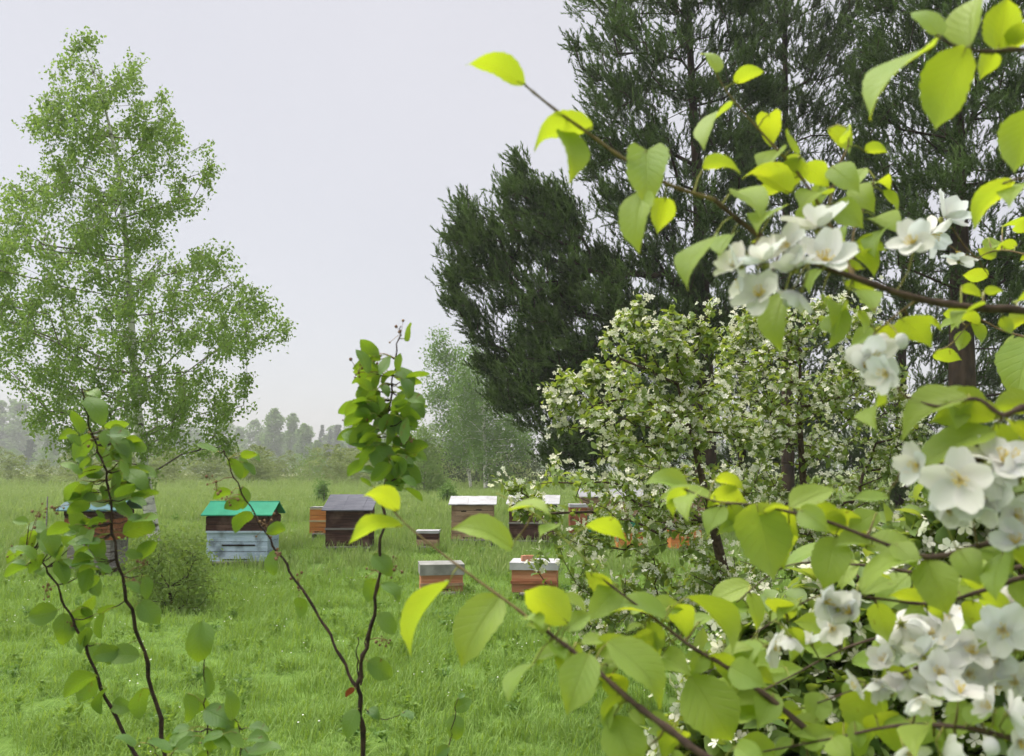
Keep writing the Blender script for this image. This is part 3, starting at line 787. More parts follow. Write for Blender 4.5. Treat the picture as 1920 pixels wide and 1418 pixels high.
        for sy in (-1, 1):
            m = MB(); m.box(-hw, hw, sy * (hd + 0.002), sy * (hd + 0.02), ztop - 0.05, ztop + 0.008)
            obj('fascia', m.mesh('fascia', W['dark']), t)
    elif roof_style == 'shed':                # one sheet falling towards the viewer
        zt = ztop + 0.006
        a = [(-ow, -od, zt), (ow, -od, zt), (-ow, od, zt + roof_h), (ow, od, zt + roof_h)]
        n = 5
        for i in range(n):                     # overlapping sheets side by side
            xa, xb = -ow + 2 * ow * i / n + 0.001, -ow + 2 * ow * (i + 1) / n - 0.001
            dz = 0.003 * (i % 2); j = r.uniform(-0.008, 0.008)
            a = [(xa, -od + j, zt + dz), (xb, -od + j, zt + dz), (xa, od, zt + roof_h + dz), (xb, od, zt + roof_h + dz)]
            m = MB(); m.hexa(a + [(x, y, zz + 0.016) for x, y, zz in a])
            obj('roof_sheet', m.mesh('roof_sheet', mt), t)
        for sx in (-1, 1):
            m = MB(); x0, x1 = sx * (hw - 0.02), sx * (hw - 0.002)
            v = [(x0, -hd + .01, ztop - 0.004), (x0, hd - .01, ztop - 0.004), (x0, hd - .01, ztop + roof_h * 0.92), (x1, -hd + .01, ztop - 0.004), (x1, hd - .01, ztop - 0.004), (x1, hd - .01, ztop + roof_h * 0.92)]
            m.add(v, [(0, 1, 4, 3), (1, 2, 5, 4), (2, 0, 3, 5)], [(0, 2, 1), (3, 4, 5)])
            obj('gable_board', m.mesh('gable_board', W[boxes[-1][1]]), t)
    else:                                      # flat telescoping lid with turned down rim
        zt = ztop - 0.02
        m = MB(); m.box(-ow, ow, -od, od, zt + roof_h, zt + roof_h + 0.014)
        lid = obj('lid', m.mesh('lid', mt), t)
        for k in range(4):
            m = MB()
            if k == 0: m.box(-ow + .002, ow - .002, -od + .002, -od + 0.02, zt, zt + roof_h - 0.001)
            if k == 1: m.box(-ow + .002, ow - .002, od - 0.02, od - .002, zt, zt + roof_h - 0.001)
            if k == 2: m.box(-ow + .002, -ow + 0.02, -od + .021, od - .021, zt, zt + roof_h - 0.001)
            if k == 3: m.box(ow - 0.02, ow - .002, -od + .021, od - .021, zt, zt + roof_h - 0.001)
            obj('lid_rim', m.mesh('lid_rim', mt), lid)
        ztop = zt + roof_h + 0.014
    return t, base, ztop

hive('red brown and grey hive with blue metal roof, leftmost behind the sapling leaves', 196, 1070, 92,
     [(0.36, 'grey', 3, 0.05), (0.30, 'red', 2, 0.0), (0.10, 'dark', 1, 0.0)], 'blue', 0.16, 'gable', 0.62, over=0.09, stand=0.14, ledge={0: 'grey'})
hive('hive with bright green gable roof, dark brown top and pale blue front', 464, 1054, 112,
     [(0.46, 'blue', 3, 0.0), (0.24, 'dark', 2, -0.02)], 'green', 0.19, 'gable', 0.66, over=0.08, stand=0.06, slots=((0.05, 0.36, 0.55),), ledge={0: 'blue'}, sink=2)
hive('small orange hive with cream rim peeping out behind the grey roofed hive', 606, 1004, 34,
     [(0.26, 'orange', 2, 0.0), (0.24, 'orange', 2, 0.0), (0.03, 'cream', 1, -0.01)], 'stone', 0.03, 'flat', 0.4, over=0.0, stand=0.14, ledge={0: 'cream'})
hive('dark brown hive with sloping grey sheet roof behind the middle sapling', 661, 1028, 80,
     [(0.32, 'dark', 2, 0.0), (0.32, 'dark', 2, 0.0)], 'grey', 0.26, 'shed', 0.62, over=0.07, stand=0.10, ledge={0: 'grey'}, sink=4)
hive('tiny hive with white lid and dark body in the middle of the grass', 805, 1024, 40,
     [(0.13, 'tan', 1, 0.0), (0.13, 'dark', 1, 0.0)], 'white', 0.035, 'flat', 0.35, over=0.015, stand=0.08)
hive('tan plank hive with flat white roof and two dark flight slots', 888, 1012, 78,
     [(0.36, 'tan', 3, 0.0), (0.32, 'tan', 3, 0.0)], 'white', 0.14, 'shed', 0.6, over=0.06, stand=0.10, slots=((-0.42, 0.82, 0.12), (0.3, 0.86, 0.14)))
hive('small copper brown hive with deep grey lid standing nearest in the open grass', 829, 1106, 76,
     [(0.09, 'copper', 1, 0.0), (0.13, 'copper', 1, 0.0)], 'stone', 0.11, 'flat', 0.42, yaw=0.16, over=0.02, stand=0.05, ledge={0: 'tan'})
hive('dark brown hive with white roof left of the blossoming tree', 1000, 1016, 88,
     [(0.34, 'dark', 3, 0.0), (0.36, 'dark', 3, 0.0)], 'white', 0.15, 'shed', 0.6, yaw=-0.08, over=0.06, stand=0.10, ledge={0: 'grey'}, sink=4)
h9, b9, z9 = hive('copper brown hive with flat pale lid partly covered by apple blossom', 1003, 1112, 82,
     [(0.12, 'copper', 1, 0.0), (0.16, 'copper', 1, 0.0)], 'white', 0.07, 'flat', 0.45, yaw=-0.1, over=0.025, stand=0.08, ledge={0: 'red'})
def brick_on():
    m = MB(); m.box(-0.075, 0.075, -0.045, 0.045, 0, 0.062)
    m.box(-0.05, 0.05, -0.03, 0.03, 0.0621, 0.066)
    o = obj('brick', m.mesh('brick', BRICK), None, (b9.x - 0.09, b9.y - 0.06, z9 + 0.0015), (0, 0, 0.2), None, 'orange brick weighing down the pale lid of a small hive', 'brick')
brick_on()
hive('wide hive with white roof glimpsed behind the blossoming apple tree', 1145, 1000, 116,
     [(0.36, 'green', 3, 0.0), (0.40, 'tan', 3, 0.0)], 'white', 0.16, 'shed', 0.62, over=0.06, stand=0.12)
hive('narrow red brown hive just right of the dark hive, behind blossom', 1082, 1006, 32,
     [(0.26, 'red', 2, 0.0), (0.30, 'red', 2, 0.0)], 'white', 0.05, 'flat', 0.45, over=0.01, stand=0.16)
hive('low orange hive seen through apple blossom in front of the wide white roofed hive', 1178, 1026, 52,
     [(0.16, 'orange', 1, 0.0), (0.16, 'orange', 2, 0.0)], 'stone', 0.03, 'flat', 0.42, over=0.01, stand=0.06)
hive('low orange hive seen through apple leaves right of the wide white roofed hive', 1278, 1026, 56,
     [(0.18, 'orange', 1, 0.0), (0.18, 'orange', 2, 0.0)], 'stone', 0.03, 'flat', 0.42, over=0.01, stand=0.06)
hive('white roofed hive deep behind the blossoming apple tree', 1285, 992, 84,
     [(0.36, 'tan', 3, 0.0), (0.40, 'tan', 3, 0.0)], 'white', 0.14, 'shed', 0.6, over=0.06, stand=0.12)
hive('orange brown hive showing between apple leaves at the far right', 1582, 1010, 62,
     [(0.30, 'copper', 2, 0.0), (0.28, 'copper', 2, 0.0)], 'stone', 0.04, 'flat', 0.45, over=0.01, stand=0.10)

# thin pale stake on the left
def stake():
    b = G(97, 15.0); m = MB(); m.tube([(0, 0, -0.05), (0.01, 0, 0.5), (0, 0, 1.02)], [0.014, 0.013, 0.011], 7)
    obj('stake', m.mesh('stake', W['grey'], True), None, b, (0, 0, 0), None, 'thin pale stake in the grass at the far left', 'stake')
stake()

# ------------------------------------------------------------------ leaf blades for the near plants
def blade(B, T, wid, side, nor, bulge, fold, shape, r, NT=17, wave=0.07):
    """curved leaf from B to T; returns verts, quads, uv (u along, v across)"""
    ts = np.linspace(0, 1, NT); vs = np.array([-1, -0.5, 0, 0.5, 1.0])
    B, T, side, nor = (np.array(x, float) for x in (B, T, side, nor))
    L = np.linalg.norm(T - B)
    if shape == 'apple':
        prof = (ts + 0.012) ** 0.60 * np.clip(1 - ts, 0, 1) ** 1.0; prof = prof / prof.max(); prof = prof * (1 - 0.35 * np.exp(-((ts - 0.93) / 0.09) ** 2))
    elif shape == 'heart':
        prof = np.clip(1 - ts, 0, 1) ** 0.75 * (ts + 0.03) ** 0.33; prof = prof / prof.max()
    else:
        prof = (ts + 0.004) ** 0.55 * np.clip(1 - ts, 0, 1) ** 0.74; prof = prof / prof.max()
    ph = r.uniform(0, 6.28)
    V = []; UV = []
    for t, p in zip(ts, prof):
        c = B + (T - B) * t + nor * (bulge * L * 4 * t * (1 - t) * (0.6 + 0.8 * t) * 0.8)
        for v in vs:
            ed = 1 + (wave * math.sin(t * 9 + ph + (2 if v > 0 else 0)) + 0.035 * (-1) ** int(round(t * (NT - 1))) if abs(v) == 1 else 0)
            o = side * (v * p * wid / 2 * ed) + nor * (fold * abs(v) * p * wid / 2 + wave * wid * 0.5 * math.sin(t * 7 + ph + v) * abs(v))
            if shape == 'heart': o = o - (T - B) * (0.10 * abs(v) * max(0, 1 - t * 4))
            V.append(c + o); UV.append((t, v))
    q = [(i * 5 + k, i * 5 + k + 1, (i + 1) * 5 + k + 1, (i + 1) * 5 + k) for i in range(NT - 1) for k in range(4)]
    return np.array(V), np.array(q), np.array(UV)

def make_leaf(parent, origin, attach, B, T, wid, side, nor, bulge, fold, shape, mat, stalk, r, name='leaf', rs=0.0009, label=None):
    V, Q, UV = blade(B, T, wid, side, nor, bulge, fold, shape, r)
    mats = [mat, stalk]; idx = [0] * len(Q); faces = [Q]
    if attach is not None and (Vector(attach) - Vector(B)).length > 1e-4:
        A = Vector(attach); Bv = Vector(B); mid = (A + Bv) / 2 + Vector((0, 0, 0.12 * (A - Bv).length))
        b = MB(); b.tube([A, mid, Bv, Bv + (Vector(T) - Bv) * 0.12 + Vector(nor) * 0.001], [rs * 1.3, rs, rs, rs * 0.5], 5)
        v2 = np.concatenate(b.v); q2 = np.concatenate(b.q) + len(V); t2 = np.concatenate(b.t) + len(V)
        V = np.concatenate([V, v2]); UV = np.concatenate([UV, np.full((len(v2), 2), 0.5)])
        faces = [Q, q2, t2]; idx = [0] * len(Q) + [1] * (len(q2) + len(t2))
    me = mesh_np('leaf', V - np.array(B), faces, mats, smooth=True, uv=UV, mat_idx=idx)
    return obj(name, me, parent, Vector(B) - Vector(origin), label=label)

def facing_frame(B, T, q, r, up_bias=True):
    """side and normal of a leaf from B to T that shows the fraction q of its width to the viewer"""
    B, T = Vector(B), Vector(T); a = (T - B).normalized(); v = (CAM - (B + T) / 2).normalized()
    s0 = a.cross(v).normalized(); n0 = s0.cross(a).normalized()
    ang = math.acos(max(0.1, min(1, q)))
    best = None
    for sg in (1, -1):
        s = s0 * math.cos(ang * sg) + n0 * math.sin(ang * sg); n = s.cross(a).normalized()
        for fl in (1, -1):
            if best is None or (n * fl).z > best[0] + 1e-6: best = ((n * fl).z, s * fl, n * fl)
    return best[1], best[2]

def tube_obj(name, pts, rad, mat, parent, origin, sides=7):
    b = MB(); b.tube([Vector(p) for p in pts], rad, sides)
    return obj(name, b.mesh(name, mat, True, origin), parent)

# flowers: petals shared as four meshes
def petal_mesh(seed, cup):
    r = np.random.RandomState(seed); NT = 7
    ts = np.linspace(0, 1, NT); vs = np.linspace(-1, 1, 5)
    prof = np.clip(np.sin(np.clip(ts * 1.0, 0, 1) ** 0.8 * math.pi * 0.93) ** 0.75, 0, 1) * 0.92 + 0.06; prof[-1] = 0.5
    V = []; UV = []
    for t, p in zip(ts, prof):
        for v in vs:
            z = cup * (t ** 1.6) * 0.45 + 0.16 * (v * v) * p + r.uniform(-0.02, 0.02) - 0.10 * max(0, t - 0.7) * 3 * r.uniform(0.2, 1)
            notch = -0.06 if (t == 1 and abs(v) < 0.1) else 0
            V.append((t + notch - 0.05 * abs(v) * (t > 0.9), v * p * 0.42, z)); UV.append((t, v))
    q = [(i * 5 + k, (i + 1) * 5 + k, (i + 1) * 5 + k + 1, i * 5 + k + 1) for i in range(NT - 1) for k in range(4)]
    return mesh_np('petal', np.array(V), [np.array(q)], M['petal'], smooth=True, uv=UV)
PETALS = [petal_mesh(i, c) for i, c in enumerate((0.35, 0.6, 0.15, 0.9, 0.45))]
def stamen_mesh():
    b = MB(); r = random.Random(4)
    for i in range(12):
        a = i * 2.4; s = r.uniform(0.06, 0.22)
        p0 = Vector((0.03 * math.cos(a), 0.03 * math.sin(a), 0.02)); p1 = Vector((s * math.cos(a), s * math.sin(a), r.uniform(0.22, 0.36)))
        b.tube([p0, p1], [0.012, 0.009], 3); b.ball(p1, 0.028, 4, 3)
    return b.mesh('stamens', M['stamen'], True)
STAM = stamen_mesh()

def flower(tree, origin, C, n, R, attach, r, name='flower', openness=1.0):
    """five petals round a yellow centre at C facing n, on a stalk from attach"""
    C = Vector(C); n = Vector(n).normalized()
    rot = n.to_track_quat('Z', 'Y').to_matrix() @ Matrix.Rotation(r.uniform(0, 6.28), 3, 'Z')
    b = MB()
    A = Vector(attach); c0 = C - n * R * 0.12
    mid = (A + c0) / 2 - n * R * 0.25
    b.tube([A, mid, c0], [0.0009, 0.0009, 0.0013], 5)
    b.ball(c0, R * 0.11, 6, 4)
    for k in range(5):                        # sepals behind the petals
        a = k * 2 * math.pi / 5 + 0.6; o = rot @ Vector((math.cos(a), math.sin(a), -0.12)); s = rot @ Vector((-math.sin(a), math.cos(a), 0))
        p = C - n * R * 0.05
        b.add([tuple(p - s * R * 0.07), tuple(p + s * R * 0.07), tuple(p + o * R * 0.32)], (), [(0, 1, 2)])
    fl = obj(name, b.mesh(name, M['stalk'], True, C), tree, C - Vector(origin))
    for k in range(5):
        a = k * 2 * math.pi / 5 + r.uniform(-0.12, 0.12)
        p = obj('petal', PETALS[r.randint(5)], fl)
        tilt = (1 - openness) * 1.15 + r.uniform(-0.35, 0.35)
        mm = rot.to_4x4() @ Matrix.Rotation(a, 4, 'Z') @ Matrix.Rotation(-tilt, 4, 'Y') @ Matrix.Rotation(r.uniform(-0.45, 0.45), 4, 'X') @ Matrix.Scale(R * r.uniform(0.92, 1.08), 4)
        p.matrix_local = mm
    s = obj('stamens', STAM, fl); s.matrix_local = rot.to_4x4() @ Matrix.Scale(R * 1.25, 4)
    return fl

class Plant:
    """a near plant: branches given in photo columns and rows with a distance, leaves and flowers attached to the nearest branch"""
    def __init__(s, root, origin):
        s.root = root; s.o = Vector(origin); s.S = []   # samples: (px,py,d, xyz, branch object)
        s.r = np.random.RandomState(99)
    def branch(s, pts, r0, r1, mat, name='branch', per=6, sides=8):
        sm = catmull(pts, per)
        if name == 'stem':                     # the shoots zigzag a little from bud to bud
            zz = np.arange(len(sm)); sm[1:-1, 0] += (((zz % 4) < 2) * 2 - 1)[1:-1] * 1.8 + s.r.normal(0, 1.2, len(sm) - 2)
        p3 = Pn(sm[:, 0], sm[:, 1], sm[:, 2]); n = len(sm)
        knob = (0.86 if name == 'stem' else 0.95) * (1 + 0.14 * np.sin(np.arange(n) * 1.7) + s.r.uniform(-0.08, 0.12, n))
        rad = (r0 + (r1 - r0) * np.linspace(0, 1, n) ** (1.5 if r1 > r0 else 1)) * knob
        b = tube_obj(name, p3, list(rad), mat, s.root, s.o, sides)
        for i in range(n): s.S.append((sm[i, 0], sm[i, 1], sm[i, 2], Vector(p3[i]), b))
        return b, p3
    def near(s, px, py):
        a = np.array([(q[0], q[1]) for q in s.S]); i = int(np.argmin((a[:, 0] - px) ** 2 + (a[:, 1] - py) ** 2)); return s.S[i]
    def leaf(s, bx, by_, tx, ty, w, shape='apple', mat=None, dd=None, bulge=None, tilt=None, ratio=0.62, true=0.075, stalk=None, fold=None, label=None):
        r = s.r; q = s.near(bx, by_)
        w = min(w, 0.74 * math.hypot(tx - bx, ty - by_)) * (0.94 if shape != 'heart' else 1.0)
        d = q[2] + (dd if dd is not None else r.uniform(-0.02, 0.02))
        B = P(bx, by_, d)
        Lap = math.hypot(tx - bx, ty - by_) / F * d
        Lt = max(Lap * 1.03, true * r.uniform(0.85, 1.05))
        off = math.sqrt(max(0, Lt * Lt - Lap * Lap)) * (tilt if tilt is not None else r.choice([-0.7, -0.5, 0.4]))
        T = P(tx, ty, d + off * (1 if abs(off) < 0.06 else 0.06 / abs(off)))
        L = (T - B).length
        wapp = w / F * d
        wid = max(ratio * L, wapp)
        if wid > 0.85 * L and wapp < 0.85 * L: wid = 0.85 * L
        si, no = facing_frame(B, T, wapp / wid, r)
        bu = bulge if bulge is not None else r.uniform(0.05, 0.24)
        fo = fold if fold is not None else r.uniform(0.12, 0.6)
        att = q[3]; dist = (att - B).length
        parent = q[4]
        if dist > 0.05:                        # a side twig carries leaves that stand away from the branch
            e = att + (B - att) * (1 - 0.02 / dist); mid = (att + e) / 2 + Vector((0, 0, -0.05 * dist))
            tube_obj('twig', [att, mid, e], [0.0016, 0.0013, 0.001], M['apple_twig'] if shape != 'service' else M['dark_twig'], s.root, s.o, 5)
            att = e
        return make_leaf(parent, s.o, att, B, T, wid, si, no, bu, fo, shape, mat or M['apple_leaf'], stalk or M['stalk'], r, label=label)
    def blossom(s, px, py, rp, dd=None, openness=None, n=None):
        r = s.r; q = s.near(px, py)
        d = q[2] + (dd if dd is not None else r.uniform(-0.05, -0.01))
        C = P(px, py, d); R = rp / F * d
        v = (CAM - C).normalized()
        nn = Vector(n) if n is not None else (v * r.uniform(0.35, 1.0) + Vector(r.normal(0, 0.55, 3)) + Vector((0, 0, 0.25)))
        att = q[3]; dist = (att - C).length
        if dist > 0.06:
            e = att + (C - att) * (1 - 0.025 / dist)
            tube_obj('twig', [att, (att + e) / 2 + Vector((0, 0, -0.04 * dist)), e], [0.0016, 0.0013, 0.001], M['apple_twig'], s.root, s.o, 5)
            att = e
        return flower(s.root, s.o, C, nn, R, att, r, openness=openness if openness is not None else r.uniform(0.62, 1.0))

# ------------------------------------------------------------------ the near apple tree on the right
def build_near_apple():
    base = Vector((1.25, 1.35, 0))
    t = thing('apple_tree', 'near apple tree reaching in from the right with large glowing leaves and white blossom', 'tree', base)
    # trunk out of the frame on the right
    pts = [Vector((1.25, 1.35, -0.05)), Vector((1.27, 1.34, 0.5)), Vector((1.24, 1.33, 1.0)), Vector((1.28, 1.35, 1.5)), Vector((1.25, 1.34, 2.0)), Vector((1.3, 1.38, 2.5))]
    tube_obj('trunk', [Vector(x) for x in catmull([tuple(p) for p in pts], 4)], list(np.linspace(0.055, 0.018, 21)), M['apple_bark'], t, base, 10)
    A = Plant(t, base)
    def br(pts, r0, r1, bark='apple_bark', join=None):
        b, p3 = A.branch(pts, r1, r0, M[bark])
        if join is not None:
            e = Vector(p3[-1]); j = Vector((1.25, 1.34, join)); m = (e + j) / 2 + Vector((0, 0.02, -0.04))
            tube_obj('limb', catmull([tuple(e), tuple(m), tuple(j)], 5), list(np.linspace(r0, r0 * 1.9, 11)), M['apple_bark'], t, base, 8)
    br([(955, 130, .86), (985, 160, .86), (1040, 205, .87), (1110, 255, .88), (1165, 295, .88), (1250, 345, .89), (1340, 375, .9)], 0.0026, 0.0012, 'apple_twig')
    br([(1336, 372, .9), (1400, 425, .91), (1480, 475, .92), (1600, 520, .92), (1720, 560, .92), (1840, 578, .92), (1930, 585, .93), (2150, 640, .98)], 0.0058, 0.0026, join=1.5)
    br([(1335, 122, 1.02), (1355, 160, 1.02), (1385, 200, 1.02), (1440, 262, 1.02), (1500, 330, 1.01), (1550, 410, 1.0), (1600, 520, .925)], 0.0026, 0.0008, 'apple_twig')
    br([(1590, 240, 1.04), (1590, 275, 1.04), (1570, 320, 1.03), (1550, 410, 1.0)], 0.0018, 0.0008, 'apple_twig')
    br([(1640, 335, 1.06), (1625, 380, 1.05), (1600, 440, 1.02), (1600, 520, .93)], 0.0018, 0.0008, 'apple_twig')
    br([(1755, 66, .78), (1790, 86, .78), (1850, 97, .79), (1930, 95, .8), (2120, 130, .9)], 0.0034, 0.0012, join=1.95)
    br([(1880, 345, .9), (1920, 335, .9), (2000, 350, .92), (2120, 420, .98)], 0.003, 0.0012, join=1.75)
    br([(1640, 625, .97), (1670, 600, .96), (1720, 562, .93)], 0.0016, 0.001, 'apple_twig')
    br([(1700, 745, .9), (1760, 762, .88), (1830, 748, .86), (1880, 778, .85), (1930, 762, .85), (2100, 740, .95)], 0.0045, 0.0014, join=1.4)
    br([(1690, 880, .9), (1760, 870, .88), (1840, 862, .86), (1930, 830, .86), (2100, 800, .95)], 0.004, 0.0014, join=1.38)
    br([(715, 925, 1.02), (760, 982, 1.0), (860, 1062, .97), (960, 1135, .94), (1000, 1166, .93)], 0.002, 0.0009, 'apple_twig')
    br([(996, 1163, .93), (1040, 1195, .92), (1110, 1250, .9), (1190, 1320, .88), (1260, 1372, .87), (1330, 1425, .86), (1500, 1530, .9), (1800, 1640, 1.1)], 0.0068, 0.002, join=0.85)
    br([(930, 925, 1.08), (1000, 962, 1.06), (1080, 1032, 1.04), (1140, 1095, 1.03)], 0.0015, 0.0008, 'stalk')
    br([(1136, 1091, 1.03), (1240, 1170, 1.02), (1300, 1215, 1.01), (1360, 1250, 1.0), (1450, 1315, .99), (1560, 1405, .98), (1750, 1520, 1.1)], 0.005, 0.0015, join=0.95)
    br([(1280, 915, 1.02), (1340, 940, 1.0), (1420, 948, .97), (1540, 975, .95), (1640, 1012, .93), (1740, 1045, .9), (1850, 1020, .88), (1930, 1000, .87), (2100, 960, .95)], 0.005, 0.001, join=1.25)
    br([(1420, 1185, 1.05), (1540, 1115, 1.02), (1640, 1122, 1.0), (1750, 1132, .97), (1850, 1105, .94), (1930, 1080, .92), (2100, 1050, 1.0)], 0.004, 0.001, join=1.2)
    br([(1470, 1340, 1.05), (1600, 1295, 1.0), (1720, 1252, .96), (1830, 1205, .93), (1930, 1180, .92), (2100, 1150, 1.0)], 0.0045, 0.001, join=1.1)
    br([(1430, 1410, 1.0), (1560, 1385, .95), (1690, 1360, .9), (1810, 1365, .87), (1930, 1390, .86), (2100, 1400, .95)], 0.0045, 0.001, join=1.0)
    br([(1360, 1330, 1.15), (1480, 1270, 1.15), (1600, 1210, 1.12), (1760, 1170, 1.1), (1930, 1130, 1.1), (2100, 1100, 1.1)], 0.004, 0.001, join=1.15)
    br([(1380, 1130, 1.2), (1480, 1060, 1.2), (1620, 1060, 1.18), (1780, 1080, 1.15), (1930, 1060, 1.12), (2100, 1020, 1.1)], 0.004, 0.001, join=1.2)
    br([(1830, 485, 1.5), (1870, 470, 1.5), (1930, 480, 1.45), (2100, 540, 1.3)], 0.003, 0.0009, 'apple_twig', join=1.7)
    br([(1790, 640, 1.4), (1830, 600, 1.4), (1880, 620, 1.38), (1950, 640, 1.35), (2100, 680, 1.3)], 0.003, 0.0009, 'apple_twig', join=1.6)
    # leaves read off the photograph: base column,row, tip column,row, shown width
    L = [(982, 158, 873, 122, 46), (1112, 238, 1002, 284, 50, .22), (1056, 243, 1068, 345, 56), (1213, 282, 1212, 388, 88, None, 'heart'), (1205, 358, 1198, 475, 66), (1248, 372, 1232, 440, 62),
         (1338, 445, 1290, 545, 50), (1372, 440, 1348, 482, 42), (1318, 318, 1388, 328, 24), (1382, 358, 1428, 415, 72), (1482, 362, 1392, 335, 40, .2),
         (1346, 136, 1311, 104, 20), (1378, 156, 1434, 136, 28, .2), (1366, 204, 1320, 282, 30, .15), (1442, 214, 1446, 276, 62, None, 'heart'), (1484, 282, 1474, 250, 14), (1462, 280, 1436, 335, 74),
         (1590, 262, 1594, 242, 14), (1622, 284, 1664, 290, 20), (1560, 312, 1612, 362, 60), (1510, 308, 1556, 356, 58), (1638, 345, 1670, 360, 30), (1600, 352, 1640, 402, 52), (1640, 408, 1690, 442, 42),
         (1655, 430, 1640, 484, 44), (1500, 298, 1466, 362, 58), (1545, 365, 1500, 400, 60), (1570, 380, 1620, 430, 55), (1460, 395, 1420, 440, 46), (1610, 470, 1640, 520, 40),
         (1764, 68, 1706, 26, 36), (1820, 84, 1842, -12, 62), (1872, 94, 1888, -6, 74), (1812, 88, 1754, 246, 98), (1752, 86, 1631, 226, 46, .14), (1862, 100, 1836, 152, 44), (1900, 92, 1935, 40, 60),
         (1935, 205, 1902, 326, 74), (1900, 338, 1826, 432, 42, .15), (1925, 345, 1893, 392, 42), (1690, 598, 1748, 654, 62), (1940, 628, 1905, 764, 92), (1814, 742, 1690, 828, 60, .16), (1782, 758, 1790, 808, 46),
         (1862, 806, 1714, 900, 62, .14), (1472, 548, 1466, 662, 62), (1540, 556, 1546, 662, 42), (1584, 584, 1566, 634, 34), (1662, 756, 1648, 812, 34), (1900, 790, 1935, 850, 60), (1600, 545, 1640, 590, 40),
         (746, 958, 680, 930, 38, .14), (754, 986, 654, 1019, 38, .12), (960, 1028, 844, 994, 54, .2), (842, 1092, 771, 1232, 36, .14), (938, 1118, 866, 1252, 86), (1066, 1168, 982, 1108, 72), (1108, 1076, 1128, 1134, 48),
         (1160, 1098, 1102, 1166, 62), (1104, 1226, 1062, 1344, 78), (1000, 1246, 954, 1322, 32), (1140, 1204, 1238, 1330, 72, .2), (1130, 1268, 1164, 1334, 62), (1256, 1166, 1128, 1158, 38, .18), (1150, 1344, 1196, 1450, 104),
         (1296, 1268, 1374, 1392, 112), (1288, 1120, 1372, 1236, 48, .24), (1256, 1136, 1290, 1204, 62), (956, 958, 1034, 968, 22), (1098, 988, 1176, 1018, 38, .14), (1046, 984, 1012, 1008, 22), (1418, 944, 1452, 1090, 112),
         (1330, 938, 1404, 944, 48, .2), (1288, 915, 1262, 972, 32), (1306, 925, 1290, 980, 52), (1352, 950, 1326, 1004, 44), (1540, 974, 1634, 1034, 66), (1566, 1008, 1544, 1108, 82), (1600, 1050, 1578, 1110, 42),
         (1722, 1038, 1616, 1112, 46, .18), (1738, 1050, 1778, 1154, 112), (1704, 1078, 1650, 1164, 52), (1612, 1296, 1622, 1410, 112), (1500, 955, 1560, 1000, 50), (1430, 960, 1500, 1010, 60),
         (1800, 1030, 1840, 1100, 66), (1850, 1020, 1900, 1080, 60), (1880, 1040, 1870, 1130, 50), (1480, 1000, 1470, 1070, 50), (1680, 1020, 1720, 1070, 50),
         (1060, 1180, 1110, 1150, 40), (1190, 1190, 1240, 1250, 56), (1240, 1230, 1300, 1270, 60), (1330, 1230, 1370, 1290, 50), (1370, 1250, 1440, 1290, 60), (1280, 1370, 1240, 1430, 60), (1380, 1400, 1440, 1440, 70),
         (1640, 1340, 1690, 1420, 80), (1740, 1360, 1720, 1430, 70), (1540, 1300, 1520, 1370, 56), (1700, 1255, 1660, 1320, 50), (1560, 1385, 1600, 1440, 70), (1820, 1360, 1860, 1320, 60), (1880, 1375, 1930, 1340, 60),
         (1450, 1300, 1420, 1370, 56), (1500, 1330, 1450, 1350, 40), (1410, 1200, 1400, 1270, 50), (1480, 1160, 1440, 1120, 40), (1620, 1115, 1680, 1090, 40), (1030, 1200, 1060, 1240, 46), (1015, 1190, 1000, 1150, 40), (985, 1160, 1020, 1180, 40)]
    for l in L:
        bul = l[5] if len(l) > 5 else None; sh = l[6] if len(l) > 6 else 'apple'
        A.leaf(*l[:5], shape=sh, bulge=bul)
    r = np.random.RandomState(31)
    # spur leaves along the branches of the thicket at lower right, and on the small far sprigs
    def fill(x0, x1, y0, y1, n, lmin, lmax):
        k = 0
        S = [q for q in A.S if x0 < q[0] < x1 and y0 < q[1] < y1]
        while k < n and S:
            q = S[r.randint(len(S))]
            bx, by_ = q[0] + r.normal(0, 26), q[1] + r.normal(0, 26)
            ln = r.uniform(lmin, lmax); a = r.uniform(-0.5, math.pi + 0.5)
            A.leaf(bx, by_, bx + ln * math.cos(a), by_ + ln * math.sin(a) * 0.9, ln * r.uniform(0.28, 0.68), dd=r.uniform(0.0, 0.06), true=ln / F * q[2]); k += 1
    fill(1360, 1960, 1080, 1440, 95, 42, 95)
    fill(1250, 1960, 900, 1080, 24, 55, 110)
    fill(1000, 1330, 1150, 1430, 34, 36, 80)
    fill(1780, 1960, 420, 680, 26, 36, 60)
    fill(1440, 1720, 250, 620, 22, 40, 70)
    fill(1640, 1960, 700, 900, 12, 50, 90)
